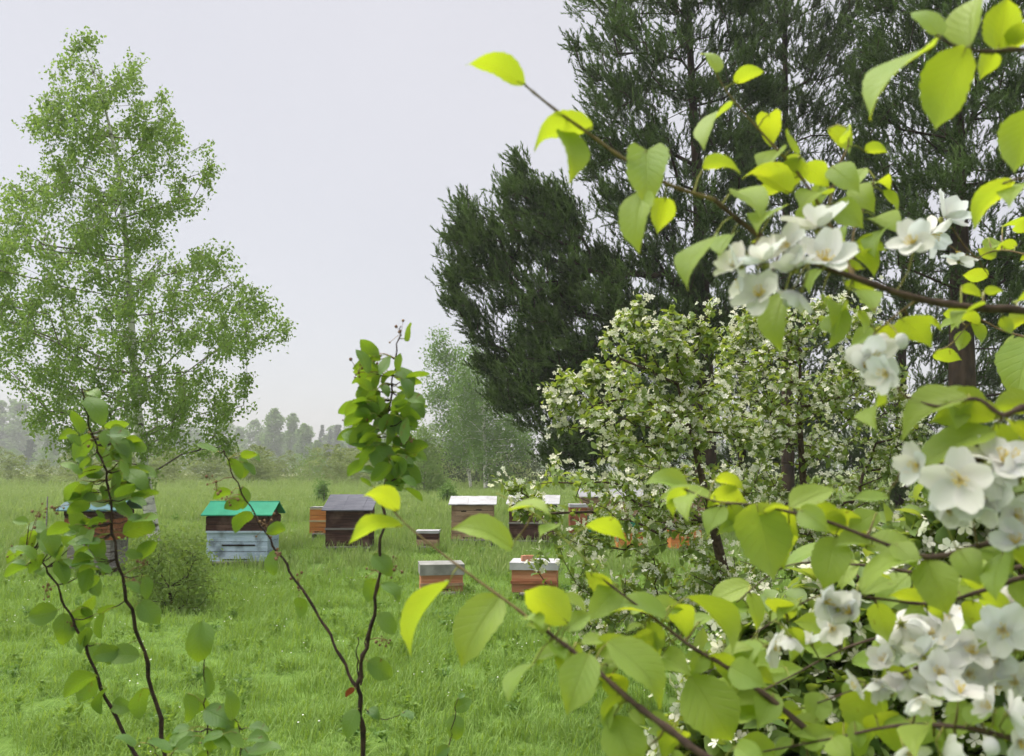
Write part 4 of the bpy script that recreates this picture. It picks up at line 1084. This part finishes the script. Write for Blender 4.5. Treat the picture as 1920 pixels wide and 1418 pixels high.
    # blossom
    Fl = [(1532, 428, 66), (1548, 492, 62), (1432, 492, 60), (1386, 498, 50), (1424, 556, 56), (1490, 505, 52), (1770, 408, 56), (1714, 456, 50), (1798, 488, 34), (1636, 668, 52), (1664, 702, 44),
          (1722, 872, 44), (1800, 902, 66), (1880, 868, 72), (1848, 934, 62), (1902, 968, 60), (1776, 958, 46), (1905, 900, 60), (1545, 1130, 48), (1596, 1150, 46), (1442, 1212, 42), (1520, 1206, 34),
          (1690, 1172, 52), (1742, 1192, 50), (1792, 1214, 50), (1700, 1272, 42), (1642, 1276, 40), (1762, 1262, 50), (1824, 1226, 46), (1852, 1284, 46), (1892, 1132, 70), (1902, 1212, 52), (1892, 1340, 46),
          (1770, 1420, 48), (1730, 1230, 44), (1800, 1160, 44), (1870, 1240, 44), (1660, 1240, 36), (1720, 1310, 38), (1905, 1280, 46), (1480, 1195, 30), (1560, 1180, 36), (1835, 1170, 42), (1720, 1200, 46), (1770, 1170, 44), (1680, 1215, 40), (1740, 1290, 42), (1800, 1300, 44), (1815, 1265, 44), (1670, 1300, 36), (1610, 1280, 34),
          (1570, 1140, 42), (1880, 1180, 54), (1850, 880, 60), (1760, 910, 50), (1820, 950, 54), (1905, 1020, 50), (1480, 460, 44), (1500, 550, 46), (1400, 530, 44), (1745, 440, 42), (1620, 690, 38), (1860, 1330, 40), (1910, 1390, 44), (1700, 1410, 40)]
    for x, y, rp in Fl: A.blossom(x, y, rp)
    # closed buds
    for x, y in ((1858, 1400), (1655, 640), (1690, 640), (1480, 560)):
        q = A.near(x, y); C = P(x, y, q[2] - 0.03); b = MB(); b.ball(C, 0.008, 8, 6, (1, 1, 1.15))
        o = obj('bud', b.mesh('bud', M['petal'], True, C), t, C - base)
        tube_obj('bud_stalk', [C, (C + q[3]) / 2 + Vector((0, 0, .004)), q[3]], [0.0012, 0.001, 0.001], M['stalk'], t, base, 5)
build_near_apple()

# ------------------------------------------------------------------ apple trees in blossom a few metres away
def small_flower(seed):
    r = np.random.RandomState(seed); V = []; Q = []
    for k in range(5):
        a = k * 2 * math.pi / 5 + r.uniform(-.1, .1); c, s = math.cos(a), math.sin(a); w = r.uniform(0.30, 0.4); z = r.uniform(0.05, 0.45)
        pts = [(0.08, -0.06, 0), (0.08, 0.06, 0), (0.6, w, z * 0.5 + .08), (0.6, -w, z * 0.5 + .08), (1, w * .6, z), (1, -w * .6, z)]
        n = len(V); V += [(x * c - y * s, x * s + y * c, zz) for x, y, zz in pts]; Q += [(n, n + 1, n + 2, n + 3), (n + 3, n + 2, n + 4, n + 5)]
    return np.array(V), np.array(Q)
SFV = [small_flower(i) for i in range(4)]
SFM = [mesh_np('blossom', v, [q], M['petal_mid'], smooth=False) for v, q in SFV]
def small_leaf(seed):
    r = np.random.RandomState(seed); V = []
    prof = [0.05, 0.75, 1.0, 0.7, 0.0]
    for i, p in enumerate(prof):
        t = i / 4
        for v in (-1, 0, 1): V.append((t, v * p * 0.29, 0.13 * abs(v) * p - 0.28 * t * t + r.uniform(-.01, .01)))
    q = [(i * 3 + k, (i + 1) * 3 + k, (i + 1) * 3 + k + 1, i * 3 + k + 1) for i in range(4) for k in range(2)]
    return np.array(V), np.array(q)
SLV = [small_leaf(i) for i in range(4)]
SLM = [mesh_np('leaf', v, [q], M['mid_leaf_one'], smooth=True) for v, q in SLV]

def frames(ax, nh):
    x = unit(ax); z = nh - (nh * x).sum(1, keepdims=True) * x; z = unit(z); y = np.cross(z, x); return x, y, z

def build_mid_apple(label, d, trunk, polys, n, seed, leaves_per, fl_frac, one_leaf, one_flower, big=0.9):
    tr = trunk_nodes([(x, y, d + dd, r) for x, y, dd, r in trunk], 4)
    base = Vector(tr[0][:3]); base.z = 0
    t = thing('apple_tree', label, 'tree', base, group='apple trees in blossom')
    obj('trunk', trunk_mesh('trunk', tr, M['apple_bark'], base, 9), t)
    pts = np.concatenate([crown_points(pl, d + dd, k, seed + i, ds, Lumps(0.3, seed + i), thr) for i, (pl, dd, k, ds, thr) in enumerate(polys)])
    nodes, par = grow(tr, pts, 0.3, 0.5, 3)
    rad, ch = branch_radii(nodes, par, len(tr), 0.0022, 0.5)
    k = np.arange(len(tr), len(nodes))
    v, q = tubes_np(nodes[par[k]], nodes[k], np.minimum(rad[k] * 1.15, 0.02), np.minimum(rad[k], 0.02), 5)
    obj('branches', mesh_np('branches', v - np.array(base), [q], M['apple_bark'], smooth=True), t, kind='stuff')
    r = np.random.RandomState(seed)
    # leaves along every twig
    c = np.repeat(nodes[k], leaves_per, 0); A = np.repeat(nodes[par[k]], leaves_per, 0); s = r.uniform(0, 0.9, (len(c), 1))
    c = c * (1 - s) + A * s + r.normal(0, 0.018, c.shape)
    ax = unit(r.normal(0, 0.8, c.shape) + np.array([[0, 0, 0.1]]) + np.repeat(unit(nodes[k] - nodes[par[k]]), leaves_per, 0) * 0.5)
    X, Y, Z = frames(ax, r.normal(0, 0.4, c.shape) + np.array([[0, 0, 1.0]]))
    size = r.uniform(0.034, 0.068, len(c)) * big
    # blossom in clusters at some twig ends
    fk = k[r.uniform(0, 1, len(k)) < fl_frac]
    per = 6
    fc = np.repeat(nodes[fk], per, 0) + r.normal(0, 0.036, (len(fk) * per, 3))
    fn = unit(r.normal(0, 0.7, fc.shape) + np.array([[0, -0.35, 0.45]]))
    FX, FY, FZ = frames(np.cross(fn, r.normal(0, 1, fc.shape)), fn)
    fs = r.uniform(0.014, 0.022, len(fc))
    def split(cc, X, Y, Z, size, VV, MM, mat_mass, nm, mass_name, limit, pick=None):
        order = np.argsort((cc[:, 1]) - size * 4)            # the nearest first
        one, rest = order[:limit], order[limit:]
        for i in one:
            o = obj(nm, MM[i % 4], t)
            o.matrix_local = Matrix(((X[i, 0] * size[i], Y[i, 0] * size[i], Z[i, 0] * size[i], cc[i, 0] - base.x), (X[i, 1] * size[i], Y[i, 1] * size[i], Z[i, 1] * size[i], cc[i, 1] - base.y),
                                     (X[i, 2] * size[i], Y[i, 2] * size[i], Z[i, 2] * size[i], cc[i, 2] - base.z), (0, 0, 0, 1)))
        V = []; Q = []; T = []; nn = 0
        for g in range(4):
            ii = rest[rest % 4 == g]; v, q = VV[g]
            w = cc[ii][:, None] + (X[ii][:, None] * v[None, :, :1] + Y[ii][:, None] * v[None, :, 1:2] + Z[ii][:, None] * v[None, :, 2:]) * size[ii][:, None, None]
            V.append(w.reshape(-1, 3)); Q.append((q[None] + (np.arange(len(ii)) * len(v))[:, None, None]).reshape(-1, 4) + nn); T.append(np.repeat(r.uniform(0, 1, len(ii)), len(v))); nn += len(ii) * len(v)
        obj(mass_name, mesh_np(mass_name, np.concatenate(V) - np.array(base), [np.concatenate(Q)], mat_mass, np.concatenate(T), smooth=True), t, kind='stuff')
    split(c, X, Y, Z, size, SLV, SLM, M['mid_leaf'], 'leaf', 'foliage', one_leaf)
    split(fc, FX, FY, FZ, fs, SFV, SFM, M['petal_mass'], 'flower', 'blossom', one_flower)

cr1 = [(1195, 540), (1240, 600), (1330, 600), (1350, 700), (1420, 760), (1440, 900), (1430, 1050), (1400, 1200), (1330, 1290), (1220, 1240), (1100, 1230), (1060, 1150), (1010, 1110),
       (1000, 1030), (1060, 990), (960, 950), (955, 900), (1040, 870), (1060, 780), (1050, 700), (1110, 690), (1150, 620)]
cr2 = [(1400, 560), (1480, 580), (1580, 545), (1640, 620), (1690, 700), (1730, 800), (1740, 930), (1720, 1080), (1680, 1250), (1560, 1310), (1420, 1290), (1370, 1160), (1390, 1000), (1380, 860), (1330, 760), (1350, 640)]
build_mid_apple('white flowering apple tree with open twigs, left one of the pair before the pines', 5.2,
                [(1405, 1345, 0, 0.05), (1385, 1200, 0, 0.043), (1345, 1020, 0, 0.03), (1305, 850, 0, 0.018), (1270, 720, 0, 0.008)],
                [(cr1, 0, 780, 0.8, -0.12)] + [(pl, 0, 14, 1.0, -9) for pl in ([(1178,660),(1196,525),(1222,660)],[(1300,660),(1332,560),(1352,660)],[(1040,820),(1016,690),(1090,770)],[(1096,740),(1070,640),(1135,700)],[(985,985),(930,890),(1010,930)],[(1240,640),(1262,560),(1290,640)])], 560, 301, 10, 0.66, 260, 280)
build_mid_apple('densely flowering apple tree, right one of the pair before the pines', 6.0,
                [(1530, 1290, 0, 0.05), (1525, 1120, 0, 0.045), (1510, 950, 0, 0.03), (1500, 800, 0, 0.018), (1500, 680, 0, 0.008)],
                [(cr2, 0, 1000, 0.8, -0.3)] + [(pl, 0, 14, 1.0, -9) for pl in ([(1415,640),(1440,505),(1475,640)],[(1590,640),(1645,520),(1655,660)],[(1680,820),(1770,730),(1725,860)],[(1500,620),(1530,540),(1560,620)],[(1700,960),(1790,900),(1730,1010)],[(1350,700),(1385,580),(1410,700)])], 720, 331, 10, 0.78, 200, 280)
cr3 = [(1250, 1340), (1340, 1240), (1400, 1160), (1480, 1120), (1600, 1040), (1720, 960), (1800, 900), (1950, 860), (2120, 880), (2160, 1300), (2100, 1560), (1200, 1560), (1200, 1430)]
build_mid_apple('leafy low apple tree in the lower right corner behind the near branches', 1.95,
                [(1900, 2100, 0, 0.03), (1880, 1800, 0, 0.026), (1850, 1450, 0, 0.016), (1820, 1200, 0, 0.006)],
                [(cr3, 0, 880, 0.3, -0.8)], 420, 361, 9, 0.5, 300, 290, 1.1)

# ------------------------------------------------------------------ serviceberry saplings in front
def sapling(label, base_px, d, stems, clusters, leaves, buds, seed, group=None, rb=0.006):
    base = G(base_px, d)
    t = thing('serviceberry_sapling', label, 'sapling', base, group=group)
    A = Plant(t, base); A.r = np.random.RandomState(seed); r = A.r
    for pts, r0, r1 in stems: A.branch(pts, r0, r1, M['dark_twig'], 'stem', 5, 7)
    for l in leaves: A.leaf(*l[:5], shape='service', mat=M['service_leaf'], ratio=0.66, true=0.05, fold=r.uniform(0.05, 0.45))
    for (x, y, sx, sy, n, lo, hi) in clusters:
        for _ in range(n):
            bx, by_ = x + r.uniform(-1, 1) * sx, y + r.uniform(-1, 1) * sy
            q = A.near(bx, by_); ln = r.uniform(lo, hi)
            away = math.atan2(by_ - q[1], bx - q[0] + 1e-6) + r.normal(0, 0.9)
            A.leaf(bx, by_, bx + ln * math.cos(away), by_ + abs(ln * math.sin(away)) * (1 if r.uniform() < 0.75 else -1), ln * r.uniform(0.3, 0.68), shape='service', mat=M['service_leaf'], ratio=0.66, true=ln / F * q[2] * 1.05, dd=r.uniform(-0.07, 0.07), fold=r.uniform(0.05, 0.5), bulge=r.uniform(-0.05, 0.2))
    for (x, y, n, s) in buds:                 # spent flower racemes
        q = A.near(x, y); b = MB(); e = P(x, y, q[2] + r.uniform(-.03, .03))
        b.tube([q[3], (q[3] + e) / 2 + Vector((0, 0, 0.004)), e], [0.0011, 0.0009, 0.0007], 4)
        for i in range(n):
            c = e + Vector(r.normal(0, s / F * q[2], 3)); b.tube([e, c], [0.0006, 0.0005], 3); b.ball(c, r.uniform(0.0018, 0.004), 5, 4)
        obj('fruit_cluster', b.mesh('fruit_cluster', M['dry_cluster'], True, base), q[4])
    return t, A

dS = 1.9
tL, AL = sapling('pair of dark leafy sapling stems in front of the birch and left hives', 330, dS,
    [([(348, 2080, dS), (330, 1700, dS), (310, 1420, dS), (280, 1270, dS), (250, 1160, dS - .02), (226, 1080, dS - .03), (212, 1000, dS - .03), (202, 900, dS - .02), (180, 835, dS), (163, 780, dS), (154, 728, dS)], 0.0068, 0.0014),
     ([(338, 2000, dS), (300, 1540, dS + .04), (240, 1392, dS + .05), (190, 1290, dS + .06), (160, 1210, dS + .06), (130, 1150, dS + .06), (100, 1085, dS + .05), (60, 1040, dS + .05), (30, 1030, dS + .05)], 0.006, 0.0015)],
    [(195, 862, 52, 62, 44, 26, 54), (200, 940, 50, 40, 24, 26, 52), (112, 1025, 66, 45, 44, 26, 54), (215, 1060, 60, 45, 9, 34, 52), (165, 1185, 45, 40, 9, 34, 50)],
    [(160, 745, 192, 800, 40), (165, 735, 188, 748, 22), (225, 1220, 175, 1230, 34), (262, 1130, 300, 1170, 44), (262, 1230, 205, 1232, 40), (165, 1140, 135, 1185, 46), (108, 1145, 52, 1158, 46), (118, 1150, 118, 1210, 40),
     (180, 1265, 120, 1310, 38), (176, 1270, 148, 1318, 40), (210, 1320, 252, 1330, 44), (200, 1290, 190, 1340, 20), (268, 1290, 262, 1350, 36), (180, 1010, 190, 1050, 42), (230, 1000, 290, 985, 44), (240, 905, 258, 875, 40)],
    [(180, 820, 9, 9), (215, 825, 10, 9), (72, 960, 9, 10), (30, 1035, 8, 8), (110, 950, 6, 7), (250, 1090, 8, 9), (200, 990, 9, 8), (85, 1110, 8, 8), (130, 1170, 7, 7), (270, 1060, 7, 8)], 501)
dS2 = 1.75
tM, AM = sapling('forked dark sapling with leafy tip standing before the grey roofed hive', 690, dS2,
    [([(690, 2250, dS2), (685, 1700, dS2), (681, 1420, dS2), (676, 1330, dS2), (674, 1270, dS2), (690, 1200, dS2), (706, 1120, dS2 - .01), (716, 1010, dS2 - .02), (722, 900, dS2 - .02), (728, 800, dS2 - .02), (735, 720, dS2), (746, 645, dS2), (752, 612, dS2)], 0.0072, 0.0012),
     ([(674, 1300, dS2), (640, 1232, dS2 + .02), (600, 1160, dS2 + .04), (545, 1072, dS2 + .06), (505, 1012, dS2 + .07), (470, 950, dS2 + .07), (438, 895, dS2 + .07), (420, 845, dS2 + .07)], 0.0042, 0.0013),
     ([(676, 1285, dS2 + .01), (684, 1220, dS2 + .03), (702, 1140, dS2 + .04), (712, 1080, dS2 + .04)], 0.0026, 0.001),
     ([(672, 1275, dS2), (670, 1230, dS2), (671, 1195, dS2)], 0.002, 0.001),
     ([(684, 1330, dS2), (720, 1350, dS2), (760, 1335, dS2)], 0.0012, 0.0007)],
    [(724, 725, 44, 65, 48, 24, 54), (725, 812, 44, 60, 38, 26, 54), (728, 885, 34, 40, 18, 24, 48), (432, 885, 26, 40, 8, 32, 46)],
    [(745, 870, 790, 905, 40), (700, 800, 655, 835, 38), (700, 830, 735, 905, 50), (760, 745, 795, 785, 34), (745, 690, 775, 730, 30), (765, 640, 770, 605, 12), (560, 1120, 562, 1160, 26), (520, 1030, 515, 1080, 28), (700, 1040, 735, 1080, 36),
     (700, 1085, 690, 1130, 34), (710, 1150, 740, 1190, 34), (715, 1095, 748, 1130, 24), (690, 1240, 735, 1270, 40), (670, 1330, 650, 1385, 34), (690, 1330, 712, 1350, 30), (755, 1335, 775, 1350, 26), (470, 960, 440, 1000, 30), (455, 940, 420, 955, 34), (500, 1000, 535, 990, 26)],
    [(702, 662, 9, 9), (672, 698, 8, 9), (690, 780, 9, 10), (664, 785, 8, 9), (752, 625, 6, 9), (762, 825, 7, 8), (405, 905, 9, 10), (430, 935, 8, 8), (500, 985, 9, 9), (520, 1045, 8, 8), (735, 1060, 10, 14), (705, 1070, 8, 10), (725, 1200, 7, 10), (560, 1090, 7, 9)], 502)
q = AM.near(655, 1296)
B_, T_ = P(664, 1290, dS2 - .01), P(648, 1308, dS2 - .01); s_, n_ = facing_frame(B_, T_, 0.8, AM.r)
make_leaf(q[4], AM.o, q[3], B_, T_, 0.016, s_, n_, 0.1, 0.2, 'service', M['red_leaf'], M['dry_cluster'], AM.r, label='withered red leaf at the fork')

dS3 = 1.6
tS, AS = sapling('short pale leaved seedling between the two leafy saplings', 400, dS3,
    [([(400, 2300, dS3), (396, 1700, dS3), (390, 1420, dS3), (386, 1320, dS3), (382, 1240, dS3), (378, 1195, dS3)], 0.0022, 0.0009),
     ([(396, 1640, dS3), (440, 1480, dS3 - .02), (450, 1390, dS3 - .02), (438, 1340, dS3 - .02)], 0.0018, 0.0008),
     ([(396, 1620, dS3), (330, 1480, dS3), (300, 1420, dS3), (275, 1390, dS3)], 0.0018, 0.0008)],
    [(400, 1390, 75, 30, 12, 36, 60), (290, 1405, 40, 20, 6, 36, 56), (430, 1380, 40, 40, 6, 40, 64)],
    [(378, 1165, 372, 1242, 54), (386, 1310, 348, 1340, 40), (384, 1330, 440, 1365, 46), (386, 1250, 384, 1310, 22), (352, 1300, 352, 1355, 28)], [], 503)
dS4 = 2.2
tW, AW = sapling('small dark leaved seedling low in the grass right of the forked sapling', 850, dS4,
    [([(850, 1960, dS4), (846, 1600, dS4), (840, 1420, dS4), (850, 1360, dS4), (858, 1310, dS4)], 0.0024, 0.001)],
    [], [(850, 1340, 858, 1388, 38), (860, 1310, 872, 1300, 16), (852, 1330, 886, 1312, 30), (842, 1400, 818, 1418, 22)], [], 504)
for o in (tS,): pass

# ------------------------------------------------------------------ meadow grass
def tuft(name, n, h0, h1, spread, w, mat, seed, lean=0.5):
    r = np.random.RandomState(seed)
    a = r.uniform(0, 6.283, n); rr = spread * np.sqrt(r.uniform(0, 1, n)); base = np.stack([rr * np.cos(a), rr * np.sin(a), np.full(n, -0.03)], 1)
    h = r.uniform(h0, h1, n)[:, None]; az = r.uniform(0, 6.283, n); ld = np.stack([np.cos(az), np.sin(az), np.zeros(n)], 1) * (r.uniform(0.1, 1, n) * lean)[:, None]
    sd = np.stack([-np.sin(az), np.cos(az), np.zeros(n)], 1) * (w * r.uniform(0.6, 1.3, n))[:, None]
    up = np.array([[0, 0, 1.0]])
    p1 = base + up * h * 0.5 + ld * h * 0.18; p2 = base + up * h * 0.86 + ld * h * 0.55; p3 = base + up * h * 0.95 + ld * h * 1.0
    v = np.stack([base - sd, base + sd, p1 - sd * .9, p1 + sd * .9, p2 - sd * .6, p2 + sd * .6, p3], 1).reshape(-1, 3)
    b = np.arange(n)[:, None] * 7
    q = np.concatenate([b + np.array([[0, 1, 3, 2]]), b + np.array([[2, 3, 5, 4]])]); t = b + np.array([[4, 5, 6]])
    me = mesh_np(name, v, [q, t], mat, np.repeat(r.uniform(0, 1, n), 7))
    return bpy.data.objects.new(name, me)
def weed_tuft(name, n, size, seed, mat):
    r = np.random.RandomState(seed); c = np.stack([r.normal(0, .02, n), r.normal(0, .02, n), r.uniform(0.02, 0.12, n)], 1)
    a = r.uniform(0, 6.28, n); ax = np.stack([np.cos(a), np.sin(a), r.uniform(0.3, 1.1, n)], 1)
    v, q = leaves_np(c, ax, r.uniform(.7, 1.2, n) * size, r.uniform(.3, .5, n) * size, r, 0.2, 0.3)
    return bpy.data.objects.new(name, mesh_np(name, v, [q], mat, tint_for(n, 5, r)))
def speck(name, seed):
    b = MB(); r = random.Random(seed)
    for i in range(3):
        x, y, z = r.uniform(-.1, .1), r.uniform(-.1, .1), r.uniform(0.12, 0.26)
        b.ball((x, y, z), 0.0055, 6, 4, (1, 1, .6)); 
    me = b.mesh(name, M['meadow_flower'])
    return bpy.data.objects.new(name, me)

def build_grass():
    src = bpy.data.collections.new('grass_sources')
    items = [tuft('grass_a', 46, 0.06, 0.17, 0.16, 0.0034, M['grass'], 1, 1.1), tuft('grass_b', 44, 0.04, 0.12, 0.17, 0.004, M['grass'], 2, 1.4), tuft('grass_c', 30, 0.12, 0.27, 0.14, 0.003, M['grass'], 3, 0.7),
             weed_tuft('grass_d', 14, 0.075, 4, M['weed']), weed_tuft('grass_e', 34, 0.05, 5, M['grass']), speck('grass_f', 6), tuft('grass_g', 44, 0.12, 0.30, 0.3, 0.007, M['tall_grass'], 7, 0.7)]
    for o in items: src.objects.link(o)
    r = np.random.RandomState(17); P_, S_, R_, I_ = [], [], [], []
    def scatter(y0, y1, dens, margin, probs, s0, s1):
        half = 960 / F
        area_n = int((y1 - y0) * ((y0 + y1) * half + 2 * margin) * dens)
        y = r.uniform(y0, y1, area_n * 2); x = r.uniform(-1, 1, area_n * 2) * (half * y1 + margin)
        k = np.abs(x) < half * y + margin; x, y = x[k][:area_n], y[k][:area_n]
        n = len(x)
        P_.append(np.stack([x, y, np.full(n, -0.01)], 1)); S_.append(r.uniform(s0, s1, n))
        R_.append(np.stack([r.normal(0, .08, n), r.normal(0, .08, n), r.uniform(0, 6.28, n)], 1)); I_.append(r.choice(7, n, p=probs))
    scatter(2.0, 6.0, 60, 1.5, [.36, .36, .09, .02, .15, .02, 0], .6, 1.05)
    scatter(6.0, 12.0, 46, 1.5, [.35, .35, .11, .02, .14, .03, 0], .65, 1.1)
    scatter(12.0, 24.0, 16, 1.5, [.26, .24, .12, .02, .05, .03, .28], .7, 1.15)
    scatter(24.0, 60.0, 4.0, 2, [.0, .0, .1, .02, .02, .02, .84], 1.2, 2.0)
    scatter(60.0, 120.0, 0.8, 3, [0, 0, 0, 0, 0, 0, 1], 2.0, 3.4)
    p = np.concatenate(P_); s = np.concatenate(S_); ro = np.concatenate(R_); ix = np.concatenate(I_)
    me = bpy.data.meshes.new('grass'); me.vertices.add(len(p)); me.vertices.foreach_set('co', p.astype(np.float32).ravel())
    a = me.attributes.new('scl', 'FLOAT', 'POINT'); a.data.foreach_set('value', s.astype(np.float32))
    a = me.attributes.new('rot', 'FLOAT_VECTOR', 'POINT'); a.data.foreach_set('vector', ro.astype(np.float32).ravel())
    a = me.attributes.new('idx', 'INT', 'POINT'); a.data.foreach_set('value', ix.astype(np.int32))
    o = obj('grass', me, kind='stuff', label='fresh green grass with clover and tiny white flowers covering the meadow', category='grass')
    ng = bpy.data.node_groups.new('grass_scatter', 'GeometryNodeTree')
    ng.interface.new_socket('Geometry', in_out='INPUT', socket_type='NodeSocketGeometry'); ng.interface.new_socket('Geometry', in_out='OUTPUT', socket_type='NodeSocketGeometry')
    n, l = ng.nodes, ng.links
    gi, go = n.new('NodeGroupInput'), n.new('NodeGroupOutput')
    ci = n.new('GeometryNodeCollectionInfo'); ci.inputs['Collection'].default_value = src; ci.inputs['Separate Children'].default_value = True; ci.inputs['Reset Children'].default_value = True
    ip = n.new('GeometryNodeInstanceOnPoints'); ip.inputs['Pick Instance'].default_value = True
    def at(nm, ty):
        x = n.new('GeometryNodeInputNamedAttribute'); x.data_type = ty; x.inputs['Name'].default_value = nm
        return x.outputs['Attribute']
    l.new(gi.outputs[0], ip.inputs['Points']); l.new(ci.outputs[0], ip.inputs['Instance'])
    l.new(at('idx', 'INT'), ip.inputs['Instance Index']); l.new(at('rot', 'FLOAT_VECTOR'), ip.inputs['Rotation']); l.new(at('scl', 'FLOAT'), ip.inputs['Scale'])
    l.new(ip.outputs[0], go.inputs[0])
    md = o.modifiers.new('scatter', 'NODES'); md.node_group = ng
build_grass()
